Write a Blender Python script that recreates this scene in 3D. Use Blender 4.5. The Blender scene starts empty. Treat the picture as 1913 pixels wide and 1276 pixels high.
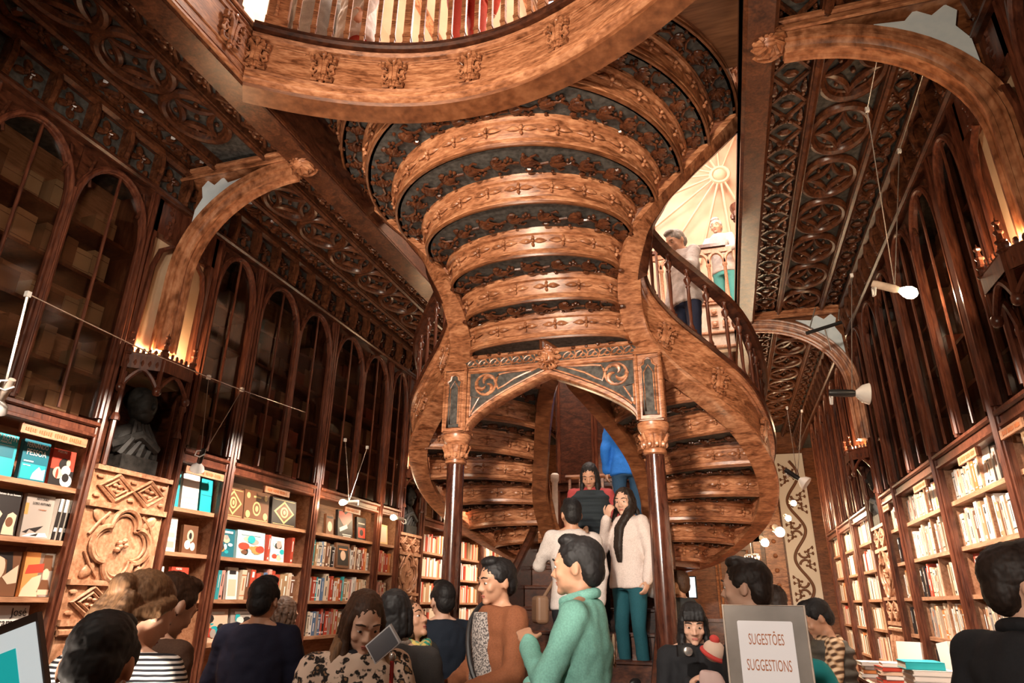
import bpy, math, random
import numpy as np
from mathutils import Vector, Matrix, noise as mnoise
random.seed(7)
rng = random.Random(11)
SC = bpy.context.scene
COL = SC.collection
PI = math.pi
H = 1.55                       # camera height
X0 = -1.23                     # axis of the staircase
XL, XR = -3.70, 1.52           # front planes of the bookcases
ZS = 4.65                      # soffit of the galleries

# ------------------------------------------------------------------ camera
FPX = 1233.0
def cam_rows(yaw, pitch, roll):
    cy, sy = math.cos(yaw), math.sin(yaw)
    fwd = Vector((-sy*math.cos(pitch), cy*math.cos(pitch), math.sin(pitch)))
    right = Vector((cy, sy, 0)); up = right.cross(fwd)
    cr, sr = math.cos(roll), math.sin(roll)
    return right*cr+up*sr, -right*sr+up*cr, fwd
CR, CU, CF = cam_rows(math.radians(17.357), math.radians(21.63), math.radians(.741))
CAM = Vector((0, 0, H))
cd = bpy.data.cameras.new('camera'); cam = bpy.data.objects.new('camera', cd); COL.objects.link(cam)
m = Matrix((CR, CU, -CF)).transposed().to_4x4(); m.translation = CAM
cam.matrix_world = m
cd.sensor_width = 36; cd.lens = FPX/1913*36; cd.clip_start = .02; cd.clip_end = 100
SC.camera = cam
def ray(px, py): return CF + CR*((px-956.5)/FPX) - CU*((py-638)/FPX)
def at_y(px, py, Y): d = ray(px, py); return CAM + d*(Y/d.y)
def at_x(px, py, X): d = ray(px, py); return CAM + d*(X/d.x)
def at_z(px, py, Z): d = ray(px, py); return CAM + d*((Z-H)/d.z)
def at_d(px, py, D): return CAM + ray(px, py)*D

# ------------------------------------------------------------------ materials
MATS = {}
def nodes_of(name):
    m = bpy.data.materials.new(name); m.use_nodes = True
    nt = m.node_tree; b = nt.nodes['Principled BSDF']
    MATS[name] = m
    return m, nt, b
def lk(nt, a, b): nt.links.new(a, b)
def setp(b, rough=.5, spec=.5, metal=0.):
    b.inputs['Roughness'].default_value = rough
    b.inputs['Specular IOR Level'].default_value = spec
    b.inputs['Metallic'].default_value = metal
def ramp(nt, stops):
    r = nt.nodes.new('ShaderNodeValToRGB'); e = r.color_ramp.elements
    while len(e) < len(stops): e.new(.5)
    for el, (p, c) in zip(e, stops): el.position = p; el.color = (*c, 1)
    return r
def wood(name, c0, c1, c2, scale=(3, 3, 3), rough=.4, bump=.12, spec=.5, wave=2.2):
    m, nt, b = nodes_of(name); setp(b, rough, spec)
    tc = nt.nodes.new('ShaderNodeTexCoord'); mp = nt.nodes.new('ShaderNodeMapping')
    mp.inputs['Scale'].default_value = scale
    lk(nt, tc.outputs['Object'], mp.inputs[0])
    w = nt.nodes.new('ShaderNodeTexNoise'); w.inputs['Scale'].default_value = wave; w.inputs['Detail'].default_value = 6; w.inputs['Distortion'].default_value = 1.2
    lk(nt, mp.outputs[0], w.inputs[0])
    n = nt.nodes.new('ShaderNodeTexNoise'); n.inputs['Scale'].default_value = wave*5; n.inputs['Detail'].default_value = 4
    lk(nt, mp.outputs[0], n.inputs[0])
    mx = nt.nodes.new('ShaderNodeMix'); mx.data_type = 'FLOAT'; mx.inputs[0].default_value = .4
    lk(nt, w.outputs['Fac'], mx.inputs[2]); lk(nt, n.outputs['Fac'], mx.inputs[3])
    r = ramp(nt, [(.36, c0), (.5, c1), (.64, c2)])
    lk(nt, mx.outputs[0], r.inputs[0]); lk(nt, r.outputs[0], b.inputs['Base Color'])
    if bump:
        bp = nt.nodes.new('ShaderNodeBump'); bp.inputs['Strength'].default_value = bump; bp.inputs['Distance'].default_value = .01
        lk(nt, mx.outputs[0], bp.inputs['Height']); lk(nt, bp.outputs[0], b.inputs['Normal'])
    return m
def mottled(name, c0, c1, scale=12., rough=.8, bump=.1, spec=.3):
    m, nt, b = nodes_of(name); setp(b, rough, spec)
    tc = nt.nodes.new('ShaderNodeTexCoord')
    n = nt.nodes.new('ShaderNodeTexNoise'); n.inputs['Scale'].default_value = scale; n.inputs['Detail'].default_value = 6
    lk(nt, tc.outputs['Object'], n.inputs[0])
    r = ramp(nt, [(.35, c0), (.65, c1)])
    lk(nt, n.outputs['Fac'], r.inputs[0]); lk(nt, r.outputs[0], b.inputs['Base Color'])
    if bump:
        bp = nt.nodes.new('ShaderNodeBump'); bp.inputs['Strength'].default_value = bump; bp.inputs['Distance'].default_value = .01
        lk(nt, n.outputs['Fac'], bp.inputs['Height']); lk(nt, bp.outputs[0], b.inputs['Normal'])
    return m
def plain(name, c, rough=.6, spec=.4, metal=0., emit=None, es=0.):
    m, nt, b = nodes_of(name); setp(b, rough, spec, metal)
    b.inputs['Base Color'].default_value = (*c, 1)
    if emit: b.inputs['Emission Color'].default_value = (*emit, 1); b.inputs['Emission Strength'].default_value = es
    return m
M_OAK = wood('golden_oak', (.13, .042, .016), (.37, .145, .066), (.60, .29, .15), (2.2, 2.2, 10), .33, .12)
M_OAKR = wood('rib_oak', (.14, .046, .017), (.36, .142, .064), (.56, .27, .14), (3, 3, 1.6), .34, .05)
M_OAKD = wood('brown_oak', (.085, .026, .010), (.17, .058, .022), (.26, .10, .042), (2, 2, 9), .34, .08)
M_MAH = wood('mahogany', (.020, .006, .0035), (.060, .018, .009), (.11, .036, .017), (3, 3, 8), .28, .04)
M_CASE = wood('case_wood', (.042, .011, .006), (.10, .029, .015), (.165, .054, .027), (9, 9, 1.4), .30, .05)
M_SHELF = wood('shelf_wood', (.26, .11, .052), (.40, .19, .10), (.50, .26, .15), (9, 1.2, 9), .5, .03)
M_COFF = wood('coffer_wood', (.032, .010, .005), (.085, .027, .0115), (.155, .053, .022), (6, 6, 6), .30, .08)
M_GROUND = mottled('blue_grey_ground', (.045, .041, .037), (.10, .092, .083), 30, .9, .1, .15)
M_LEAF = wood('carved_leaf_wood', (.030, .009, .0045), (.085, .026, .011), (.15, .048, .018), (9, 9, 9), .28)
M_PANEL = wood('carved_panel_wood', (.27, .115, .055), (.44, .21, .115), (.58, .33, .20), (5, 5, 5), .42, .12)
M_COLUMN = wood('column_wood', (.030, .009, .006), (.070, .021, .012), (.12, .038, .021), (7, 7, 1.5), .17, .03, spec=.8)
M_PLASTER = mottled('warm_plaster', (.62, .42, .26), (.72, .52, .34), 6, .85, .03)
M_PEACH = mottled('peach_plaster', (.58, .38, .26), (.66, .46, .33), 3, .85, .02)
M_BLUE = mottled('pale_blue_paint', (.66, .76, .82), (.76, .84, .88), 14, .7, .05)
M_FLOOR = wood('floor_boards', (.12, .045, .02), (.22, .09, .04), (.30, .13, .06), scale=(.6, 6, 1), rough=.4)
M_STONE = mottled('pale_stone', (.52, .42, .34), (.66, .55, .46), 20, .6, .05)
M_BRONZE = mottled('dark_bronze', (.008, .007, .006), (.028, .024, .021), 25, .62, .5, .3)
M_BLACK = plain('black_metal', (.015, .014, .014), .4)
M_WHITE = plain('white_enamel', (.75, .73, .70), .35)
M_PAPER = mottled('book_pages', (.62, .50, .37), (.74, .63, .50), 40, .8, .05)
M_GREY = mottled('brushed_grey_panel', (.20, .17, .145), (.30, .26, .225), 5, .42, .02)
M_SIGN = plain('sign_paper', (.88, .86, .88), .6)
M_COPPER = plain('copper_ink', (.42, .13, .045), .55)
M_SKIN = None
m, nt, b = nodes_of('cabinet_glass'); setp(b, .03, .5)
b.inputs['Base Color'].default_value = (.9, .9, .9, 1)
tr = nt.nodes.new('ShaderNodeBsdfTransparent'); gl = nt.nodes.new('ShaderNodeBsdfGlossy'); gl.inputs['Roughness'].default_value = .08
gl.inputs[0].default_value = (.7, .7, .7, 1); tr.inputs[0].default_value = (.75, .72, .68, 1)
mx = nt.nodes.new('ShaderNodeMixShader'); mx.inputs[0].default_value = .06
lk(nt, tr.outputs[0], mx.inputs[1]); lk(nt, gl.outputs[0], mx.inputs[2]); lk(nt, mx.outputs[0], nt.nodes['Material Output'].inputs[0])
M_GLASS = m
def objcolor(name, rough=.55, var=.0, nscale=30.):
    m, nt, b = nodes_of(name); setp(b, rough, .35)
    oi = nt.nodes.new('ShaderNodeObjectInfo')
    tc = nt.nodes.new('ShaderNodeTexCoord'); n = nt.nodes.new('ShaderNodeTexNoise'); n.inputs['Scale'].default_value = nscale
    lk(nt, tc.outputs['Object'], n.inputs[0])
    mx = nt.nodes.new('ShaderNodeMix'); mx.data_type = 'RGBA'; mx.blend_type = 'MULTIPLY'; mx.inputs[0].default_value = var
    r = ramp(nt, [(.35, (.45, .45, .45)), (.65, (1, 1, 1))]); lk(nt, n.outputs['Fac'], r.inputs[0])
    lk(nt, oi.outputs['Color'], mx.inputs[6]); lk(nt, r.outputs[0], mx.inputs[7])
    lk(nt, mx.outputs[2], b.inputs['Base Color'])
    return m
M_COVER = objcolor('printed_cover', .5, .25, 45)
M_CLOTH = objcolor('woven_cloth', .85, .35, 140)
M_HAIR = objcolor('hair_strands', .62, .8, 90)
M_SKIN = objcolor('skin', .5, .12, 20)
_nt = M_HAIR.node_tree
_mp = _nt.nodes.new('ShaderNodeMapping'); _mp.inputs['Scale'].default_value = (1.6, 1.6, .14)
_tc = [n for n in _nt.nodes if n.type == 'TEX_COORD'][0]; _ns = [n for n in _nt.nodes if n.type == 'TEX_NOISE'][0]
lk(_nt, _tc.outputs['Object'], _mp.inputs[0]); lk(_nt, _mp.outputs[0], _ns.inputs[0])

# ------------------------------------------------------------------ mesh builder
def rotz(a): return Matrix.Rotation(a, 3, 'Z')
class MB:
    def __init__(s): s.v = []; s.f = []; s.mi = []
    def add(s, vs, fs, mi=0):
        b = len(s.v); s.v.extend([tuple(v) for v in vs]); s.f.extend([tuple(i+b for i in f) for f in fs]); s.mi.extend([mi]*len(fs))
        return s
    def box(s, c, d, R=None, mi=0, taper=1.):
        hx, hy, hz = d[0]/2, d[1]/2, d[2]/2; vs = []
        for z, k in ((-hz, 1), (hz, taper)):
            for x, y in ((-hx, -hy), (hx, -hy), (hx, hy), (-hx, hy)):
                p = Vector((x*k, y*k, z))
                if R is not None: p = R @ p
                vs.append((c[0]+p.x, c[1]+p.y, c[2]+p.z))
        return s.add(vs, [(3, 2, 1, 0), (4, 5, 6, 7), (0, 1, 5, 4), (1, 2, 6, 5), (2, 3, 7, 6), (3, 0, 4, 7)], mi)
    def span(s, a, b, mi=0):
        return s.box([(a[i]+b[i])/2 for i in range(3)], [abs(b[i]-a[i]) for i in range(3)], None, mi)
    def tube(s, pts, r, n=8, closed=False, mi=0, sx=1., ref=None):
        pts = [Vector(p) for p in pts]; N = len(pts)
        rs = r if isinstance(r, (list, tuple)) else [r]*N
        T = []
        for i in range(N):
            a = pts[(i-1) % N] if (closed or i > 0) else pts[i]; c = pts[(i+1) % N] if (closed or i < N-1) else pts[i]
            t = c-a; T.append(t.normalized() if t.length > 1e-9 else Vector((0, 0, 1)))
        u = Vector(ref) if ref else (Vector((0, 0, 1)) if abs(T[0].z) < .9 else Vector((1, 0, 0)))
        rows = []
        for i in range(N):
            if ref: u = Vector(ref)
            a = (u - T[i]*u.dot(T[i]))
            if a.length < 1e-6: a = T[i].orthogonal()
            a.normalize(); bb = T[i].cross(a); u = a
            rows.append([pts[i] + (a*math.cos(2*PI*k/n) + bb*(math.sin(2*PI*k/n)*sx))*rs[i] for k in range(n)])
        s.loft(rows, True, closed, mi)
        if not closed:
            b = len(s.v)-N*n
            s.f.append(tuple(b+k for k in range(n))[::-1]); s.f.append(tuple(b+(N-1)*n+k for k in range(n))); s.mi += [mi, mi]
        return s
    def loft(s, rows, wrap=False, closed=False, mi=0):
        n = len(rows[0]); N = len(rows); vs = [p for r in rows for p in r]; fs = []
        for i in range(N if closed else N-1):
            j = (i+1) % N
            for k in range(n if wrap else n-1):
                l = (k+1) % n
                fs.append((i*n+k, i*n+l, j*n+l, j*n+k))
        return s.add(vs, fs, mi)
    def sweep(s, frames, prof, closed=False, mi=0, caps=True):
        # frames: (origin, side, up); prof: closed polygon of (side, up)
        rows = [[Vector(o)+Vector(a)*p[0]+Vector(u)*p[1] for p in prof] for o, a, u in frames]
        s.loft(rows, True, closed, mi)
        if caps and not closed:
            n = len(prof); N = len(rows); b = len(s.v)-N*n
            s.f.append(tuple(b+k for k in range(n))[::-1]); s.f.append(tuple(b+(N-1)*n+k for k in range(n))); s.mi += [mi, mi]
        return s
    def lathe(s, prof, c=(0, 0, 0), n=16, R=None, mi=0):
        rows = []
        for r, z in prof:
            row = []
            for k in range(n):
                p = Vector((r*math.cos(2*PI*k/n), r*math.sin(2*PI*k/n), z))
                if R is not None: p = R @ p
                row.append((c[0]+p.x, c[1]+p.y, c[2]+p.z))
            rows.append(row)
        s.loft(rows, True, False, mi)
        N = len(prof); b = len(s.v)-N*n
        s.f.append(tuple(b+k for k in range(n))[::-1]); s.f.append(tuple(b+(N-1)*n+k for k in range(n))); s.mi += [mi, mi]
        return s
    def ell(s, c, r, R=None, nu=8, nv=6, mi=0):
        vs = []; fs = []
        for j in range(1, nv):
            t = PI*j/nv
            for k in range(nu):
                a = 2*PI*k/nu
                vs.append(Vector((r[0]*math.sin(t)*math.cos(a), r[1]*math.sin(t)*math.sin(a), r[2]*math.cos(t))))
        vs.append(Vector((0, 0, r[2]))); vs.append(Vector((0, 0, -r[2])))
        if R is not None: vs = [R @ v for v in vs]
        C = Vector(c); vs = [v+C for v in vs]; T = len(vs)-2; B = len(vs)-1
        for j in range(nv-2):
            for k in range(nu):
                l = (k+1) % nu; fs.append((j*nu+k, (j+1)*nu+k, (j+1)*nu+l, j*nu+l))
        for k in range(nu):
            l = (k+1) % nu; fs.append((T, k, l)); fs.append((B, (nv-2)*nu+l, (nv-2)*nu+k))
        return s.add(vs, fs, mi)
    def prism(s, poly, O, A, B, N, t, mi=0):
        # polygon in plane (O; A, B), extruded by t along N
        O, A, B, N = Vector(O), Vector(A), Vector(B), Vector(N); n = len(poly)
        lo = [O+A*p[0]+B*p[1] for p in poly]; hi = [p+N*t for p in lo]
        return s.add(lo+hi, [tuple(range(n))[::-1], tuple(range(n, 2*n))]+[(i, (i+1) % n, n+(i+1) % n, n+i) for i in range(n)], mi)
    def build(s, name, mats, parent=None, angle=40, flat=False):
        me = bpy.data.meshes.new(name); me.from_pydata([tuple(v) for v in s.v], [], s.f)
        if not isinstance(mats, (list, tuple)): mats = [mats]
        for mm in mats: me.materials.append(mm)
        if len(mats) > 1: me.polygons.foreach_set('material_index', s.mi)
        if not flat:
            me.polygons.foreach_set('use_smooth', [True]*len(me.polygons)); me.set_sharp_from_angle(angle=math.radians(angle))
        me.update()
        return link(name, me, parent)
def link(name, me, parent=None):
    o = bpy.data.objects.new(name, me); COL.objects.link(o)
    if parent is not None: o.parent = parent
    return o
def empty(name, loc=(0, 0, 0), rz=0.):
    o = bpy.data.objects.new(name, None); COL.objects.link(o); o.location = loc; o.rotation_euler = (0, 0, rz); o.empty_display_size = .05
    return o
def tag(o, label, cat, group=None, kind=None):
    o['label'] = label; o['category'] = cat
    if group: o['group'] = group
    if kind: o['kind'] = kind
    return o
def struct(o): o['kind'] = 'structure'; return o
def thing(name, label, cat, loc=(0, 0, 0), rz=0., group=None): return tag(empty(name, loc, rz), label, cat, group)
def dup(root, loc=None, rz=None, label=None, group=None):
    r = root.copy(); COL.objects.link(r)
    if loc is not None: r.location = loc
    if rz is not None: r.rotation_euler = (0, 0, rz)
    if label: r['label'] = label
    if group: r['group'] = group
    for ch in list(root.children):
        c = ch.copy(); COL.objects.link(c); c.parent = r
        for g in list(ch.children):
            d = g.copy(); COL.objects.link(d); d.parent = c
    return r
def bez(pts, n):
    # Catmull-Rom through the points
    P = [Vector(p) for p in pts]; P = [P[0]*2-P[1]]+P+[P[-1]*2-P[-2]]; out = []
    seg = len(P)-3
    for i in range(n+1):
        t = i/n*seg; k = min(int(t), seg-1); t -= k
        a, b_, c, d = P[k:k+4]
        out.append(.5*((2*b_)+(c-a)*t+(2*a-5*b_+4*c-d)*t*t+(3*b_-a-3*c+d)*t**3))
    return out
def text_mesh(name, body, size, mat, parent, loc, R, ext=.0012, align='CENTER', sx=1.):
    cu = bpy.data.curves.new(name, 'FONT'); cu.body = body; cu.size = size; cu.extrude = ext; cu.align_x = align; cu.align_y = 'CENTER'
    cu.resolution_u = 3
    t = bpy.data.objects.new(name+'_src', cu); COL.objects.link(t)
    dg = bpy.context.evaluated_depsgraph_get(); dg.update()
    me = bpy.data.meshes.new_from_object(t.evaluated_get(dg)); bpy.data.objects.remove(t)
    me.materials.clear(); me.materials.append(mat)
    o = link(name, me, parent)
    o.matrix_local = Matrix.Translation(loc) @ R.to_4x4() @ Matrix.Diagonal((sx, 1, 1, 1))
    return o
# ================================================================== the room
YB = 13.4
def slab(name, a, b, mat): return struct(MB().span(a, b).build(name, mat, flat=True))
slab('floor', (-4.3, -5, -.1), (2.2, YB+.2, 0), M_FLOOR)
slab('wall_left', (-4.25, -5, 0), (-4.10, YB+.2, 9.6), M_PEACH)
slab('wall_right', (1.92, -5, 0), (2.07, YB+.2, 9.6), M_PEACH)
slab('wall_back', (-4.25, YB, 0), (2.07, YB+.15, 9.6), M_OAKD)
# upper ceiling with a stained glass skylight
sk = (-1.75, .25, 4.2, 10.2)   # x0 x1 y0 y1
m_ = MB()
m_.span((-4.25, -5, 9.5), (2.07, sk[2], 9.65)); m_.span((-4.25, sk[3], 9.5), (2.07, YB+.1, 9.65))
m_.span((-4.25, sk[2], 9.5), (sk[0], sk[3], 9.65)); m_.span((sk[1], sk[2], 9.5), (2.07, sk[3], 9.65))
struct(m_.build('ceiling', M_PEACH, flat=True))
m, nt, b = nodes_of('stained_glass'); setp(b, .2)
tc = nt.nodes.new('ShaderNodeTexCoord'); vo = nt.nodes.new('ShaderNodeTexVoronoi'); vo.inputs['Scale'].default_value = 5.5
lk(nt, tc.outputs['Object'], vo.inputs[0])
r = ramp(nt, [(0, (.75, .85, 1)), (.45, (.95, .97, 1)), (.62, (.10, .16, .75)), (.8, (.85, .92, 1)), (1, (.45, .25, .7))])
r.color_ramp.interpolation = 'CONSTANT'
lk(nt, vo.outputs['Color'], r.inputs[0]); lk(nt, r.outputs[0], b.inputs['Base Color']); lk(nt, r.outputs[0], b.inputs['Emission Color'])
b.inputs['Emission Strength'].default_value = 1.6
sg = MB().span((sk[0], sk[2], 9.52), (sk[1], sk[3], 9.55)).build('window_1', m, flat=True); struct(sg)
m_ = MB()
for i in range(7): x = sk[0]+(sk[1]-sk[0])*i/6; m_.span((x-.025, sk[2], 9.46), (x+.025, sk[3], 9.51))
for i in range(13): y = sk[2]+(sk[3]-sk[2])*i/12; m_.span((sk[0], y-.025, 9.46), (sk[1], y+.025, 9.51))
m_.build('window_frame', M_MAH, sg, flat=True)
# long moulded ribs on the upper ceiling
m_ = MB()
for x in (-3.4, -2.6, -1.9, .35, 1.0): m_.tube([(x, -2, 9.47), (x, YB, 9.47)], .07, 6)
for y in (3.6, 5.6, 7.6, 9.6): m_.tube([(-4.1, y, 9.47), (-1.9, y, 9.47)], .06, 6); m_.tube([(.4, y, 9.47), (2, y, 9.47)], .06, 6)
struct(m_.build('trim_1', M_OAK))

# ------------------------------------------------------------------ galleries
def medallion_mesh():
    m = MB(); R = .235
    m.tube([(R*math.cos(2*PI*k/28), R*math.sin(2*PI*k/28)*1.02, 0) for k in range(28)], .036, 8, True)
    m.tube([(R*.86*math.cos(2*PI*k/28), R*.86*math.sin(2*PI*k/28)*1.02, .014) for k in range(28)], .016, 6, True)
    for q in range(4):
        a0 = q*PI/2; A = Vector((math.cos(a0), math.sin(a0), 0))*R*.86; B = Vector((math.cos(a0+PI/2), math.sin(a0+PI/2), 0))*R*.86
        C = (A+B)*.17
        pts = [A*(1-t)**2+C*2*t*(1-t)+B*t*t + Vector((0, 0, -.006)) for t in [i/10 for i in range(11)]]
        m.tube(pts, [.012+.017*math.sin(PI*i/10) for i in range(11)], 6)
        a1 = a0+PI/4; m.ell((R*.62*math.cos(a1), R*.62*math.sin(a1), .0), (.02, .02, .018), None, 6, 4)
    m.ell((0, 0, 0), (.022, .022, .022), None, 6, 4)
    return m
def lattice(y0, y1, x0, x1, cell):
    m = MB(); n = max(1, round((y1-y0)/cell)); c = (y1-y0)/n
    for i in range(n):
        a = y0+i*c; bq = a+c; xm = (x0+x1)/2; ym = (a+bq)/2
        for P, Q in (((x0, a), (x1, bq)), ((x1, a), (x0, bq))):
            d = Vector((Q[0]-P[0], Q[1]-P[1], 0)).normalized()
            m.tube([(P[0], P[1], 0), (Q[0], Q[1], 0)], .017, 5)
        for k in range(4):
            t = k*PI/2+PI/4
            m.ell((xm+.035*math.cos(t), ym+.035*math.sin(t), -.012), (.034, .017, .02), rotz(t), 6, 4)
        m.ell((xm, ym, -.03), (.018, .018, .02), None, 6, 4)
        for xx in (x0+.03, x1-.03): m.ell((xx, ym, -.012), (.026, .05, .022), None, 6, 4); m.ell((xx, ym-.06, -.01), (.014, .02, .018), None, 6, 4); m.ell((xx, ym+.06, -.01), (.014, .02, .018), None, 6, 4)
        m.ell((xm, a, -.012), (.05, .03, .022), None, 6, 4)
    return m
MED = medallion_mesh().build('medallion', M_COFF); MED_ME = MED.data; bpy.data.objects.remove(MED)
def gallery(name, xs, meds, y0, y1, wallx):
    # xs: void edge, beam back, rib, rib, wall strip end   (signed x positions)
    g = MB().span((xs[0], y0, ZS+.02), (wallx, y1, ZS+.24)).build(name, M_GROUND, flat=True); struct(g)
    lo = min(xs[0], xs[1]); hi = max(xs[0], xs[1])
    m = MB(); m.span((lo, y0, ZS-.15), (hi, y1, ZS+.30))
    m.tube([(xs[1], y0, ZS-.10), (xs[1], y1, ZS-.10)], .03, 6); m.tube([(xs[0], y0, ZS-.12), (xs[0], y1, ZS-.12)], .025, 6)
    m.build('edge_beam', M_COFF, g)
    if wallx < 0: m = MB(); m.span((hi, 2.75, ZS-.15), (hi+.018, y1, ZS+.30)); m.build('beam_shade_board', M_MAH, g, flat=True)  # dark board added so the skylit beam face reads as shaded
    for xr in (xs[2], xs[3]):
        m = MB(); m.span((xr-.03, y0, ZS-.05), (xr+.03, y1, ZS+.03)); m.tube([(xr, y0, ZS-.055), (xr, y1, ZS-.055)], .022, 6)
        m.build('soffit_rib', M_COFF, g, flat=False)
    m = MB(); xw = xs[4]; m.span((min(xw, wallx), y0, ZS-.06), (max(xw, wallx), y1, ZS+.03))
    m.tube([(xw, y0, ZS-.06), (xw, y1, ZS-.06)], .035, 6); m.build('wall_cornice', M_COFF, g)
    for a, c in ((xs[1], xs[2]), (xs[3], xs[4])):
        l, h = min(a, c)+.025, max(a, c)-.025
        o = lattice(y0, y1, l, h, .29).build('lattice', M_COFF, g); o.location = (0, 0, ZS+.005)
    xm = (xs[2]+xs[3])/2
    for y in meds:
        o = link('medallion', MED_ME, g); o.location = (xm, y, ZS+.0); o.scale = (abs(xs[3]-xs[2])/2/.27*.98, 1.0, 1)
    return g
GL = gallery('ceiling_left', (-2.57, -2.75, -2.98, -3.42, -3.66), [.24, .76, 1.28, 1.81, 2.33, 2.86]+[3.95+.51*i for i in range(7)]+[8+.53*i for i in range(9)], -2.5, YB, -4.12)
GR = gallery('ceiling_right', (.40, .54, .83, 1.27, 1.47), [.7, 1.27, 1.85, 2.42, 2.95]+[3.65+.575*i for i in range(7)]+[8+.55*i for i in range(9)], -2.5, YB, 1.94)

# frieze of flower panels under the gallery, on each wall
def frieze(name, X, s, y0, y1):
    # s: +1 faces +x (left wall), -1 faces -x
    g = MB().span((X-.02*s, y0, 4.32), (X-.40*s, y1, ZS)).build(name, M_GROUND, flat=True); struct(g)
    m = MB(); m.span((X-.03*s, y0, 4.28), (X+.03*s, y1, 4.33)); m.tube([(X+.03*s, y0, 4.31), (X+.03*s, y1, 4.31)], .02, 6)
    m.span((X-.03*s, y0, 4.58), (X+.03*s, y1, 4.62))
    m.build('moulding', M_MAH, g)
    m = MB(); f = MB(); n = int((y1-y0)/.28)
    for i in range(n):
        y = y0+.28*(i+.5); m.box((X+.02*s, y, 4.46), (.07, .04, .28)); m.tube([(X+.05*s, y, 4.34), (X+.07*s, y, 4.46), (X+.05*s, y, 4.58)], .02, 5)
        yc = y+.14
        for k in range(4):
            t = k*PI/2+.3
            f.ell((X, yc+.052*math.cos(t), 4.455+.052*math.sin(t)), (.022, .042, .026), Matrix.Rotation(t, 3, 'X'), 6, 4)
        for k in range(5):
            t = k*2*PI/5
            f.ell((X+.015*s, yc+.022*math.cos(t), 4.455+.022*math.sin(t)), (.02, .02, .010), Matrix.Rotation(t, 3, 'X'), 5, 4)
        f.ell((X, yc-.07, 4.55), (.02, .02, .03), None, 6, 4); f.ell((X, yc+.07, 4.37), (.02, .02, .03), None, 6, 4)
    m.build('bracket', M_COFF, g, flat=False); f.build('flower_carving', M_COFF, g)
frieze('trim_2', XL, 1, -1, YB-.1); frieze('trim_3', XR, -1, -1, YB-.1)

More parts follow.
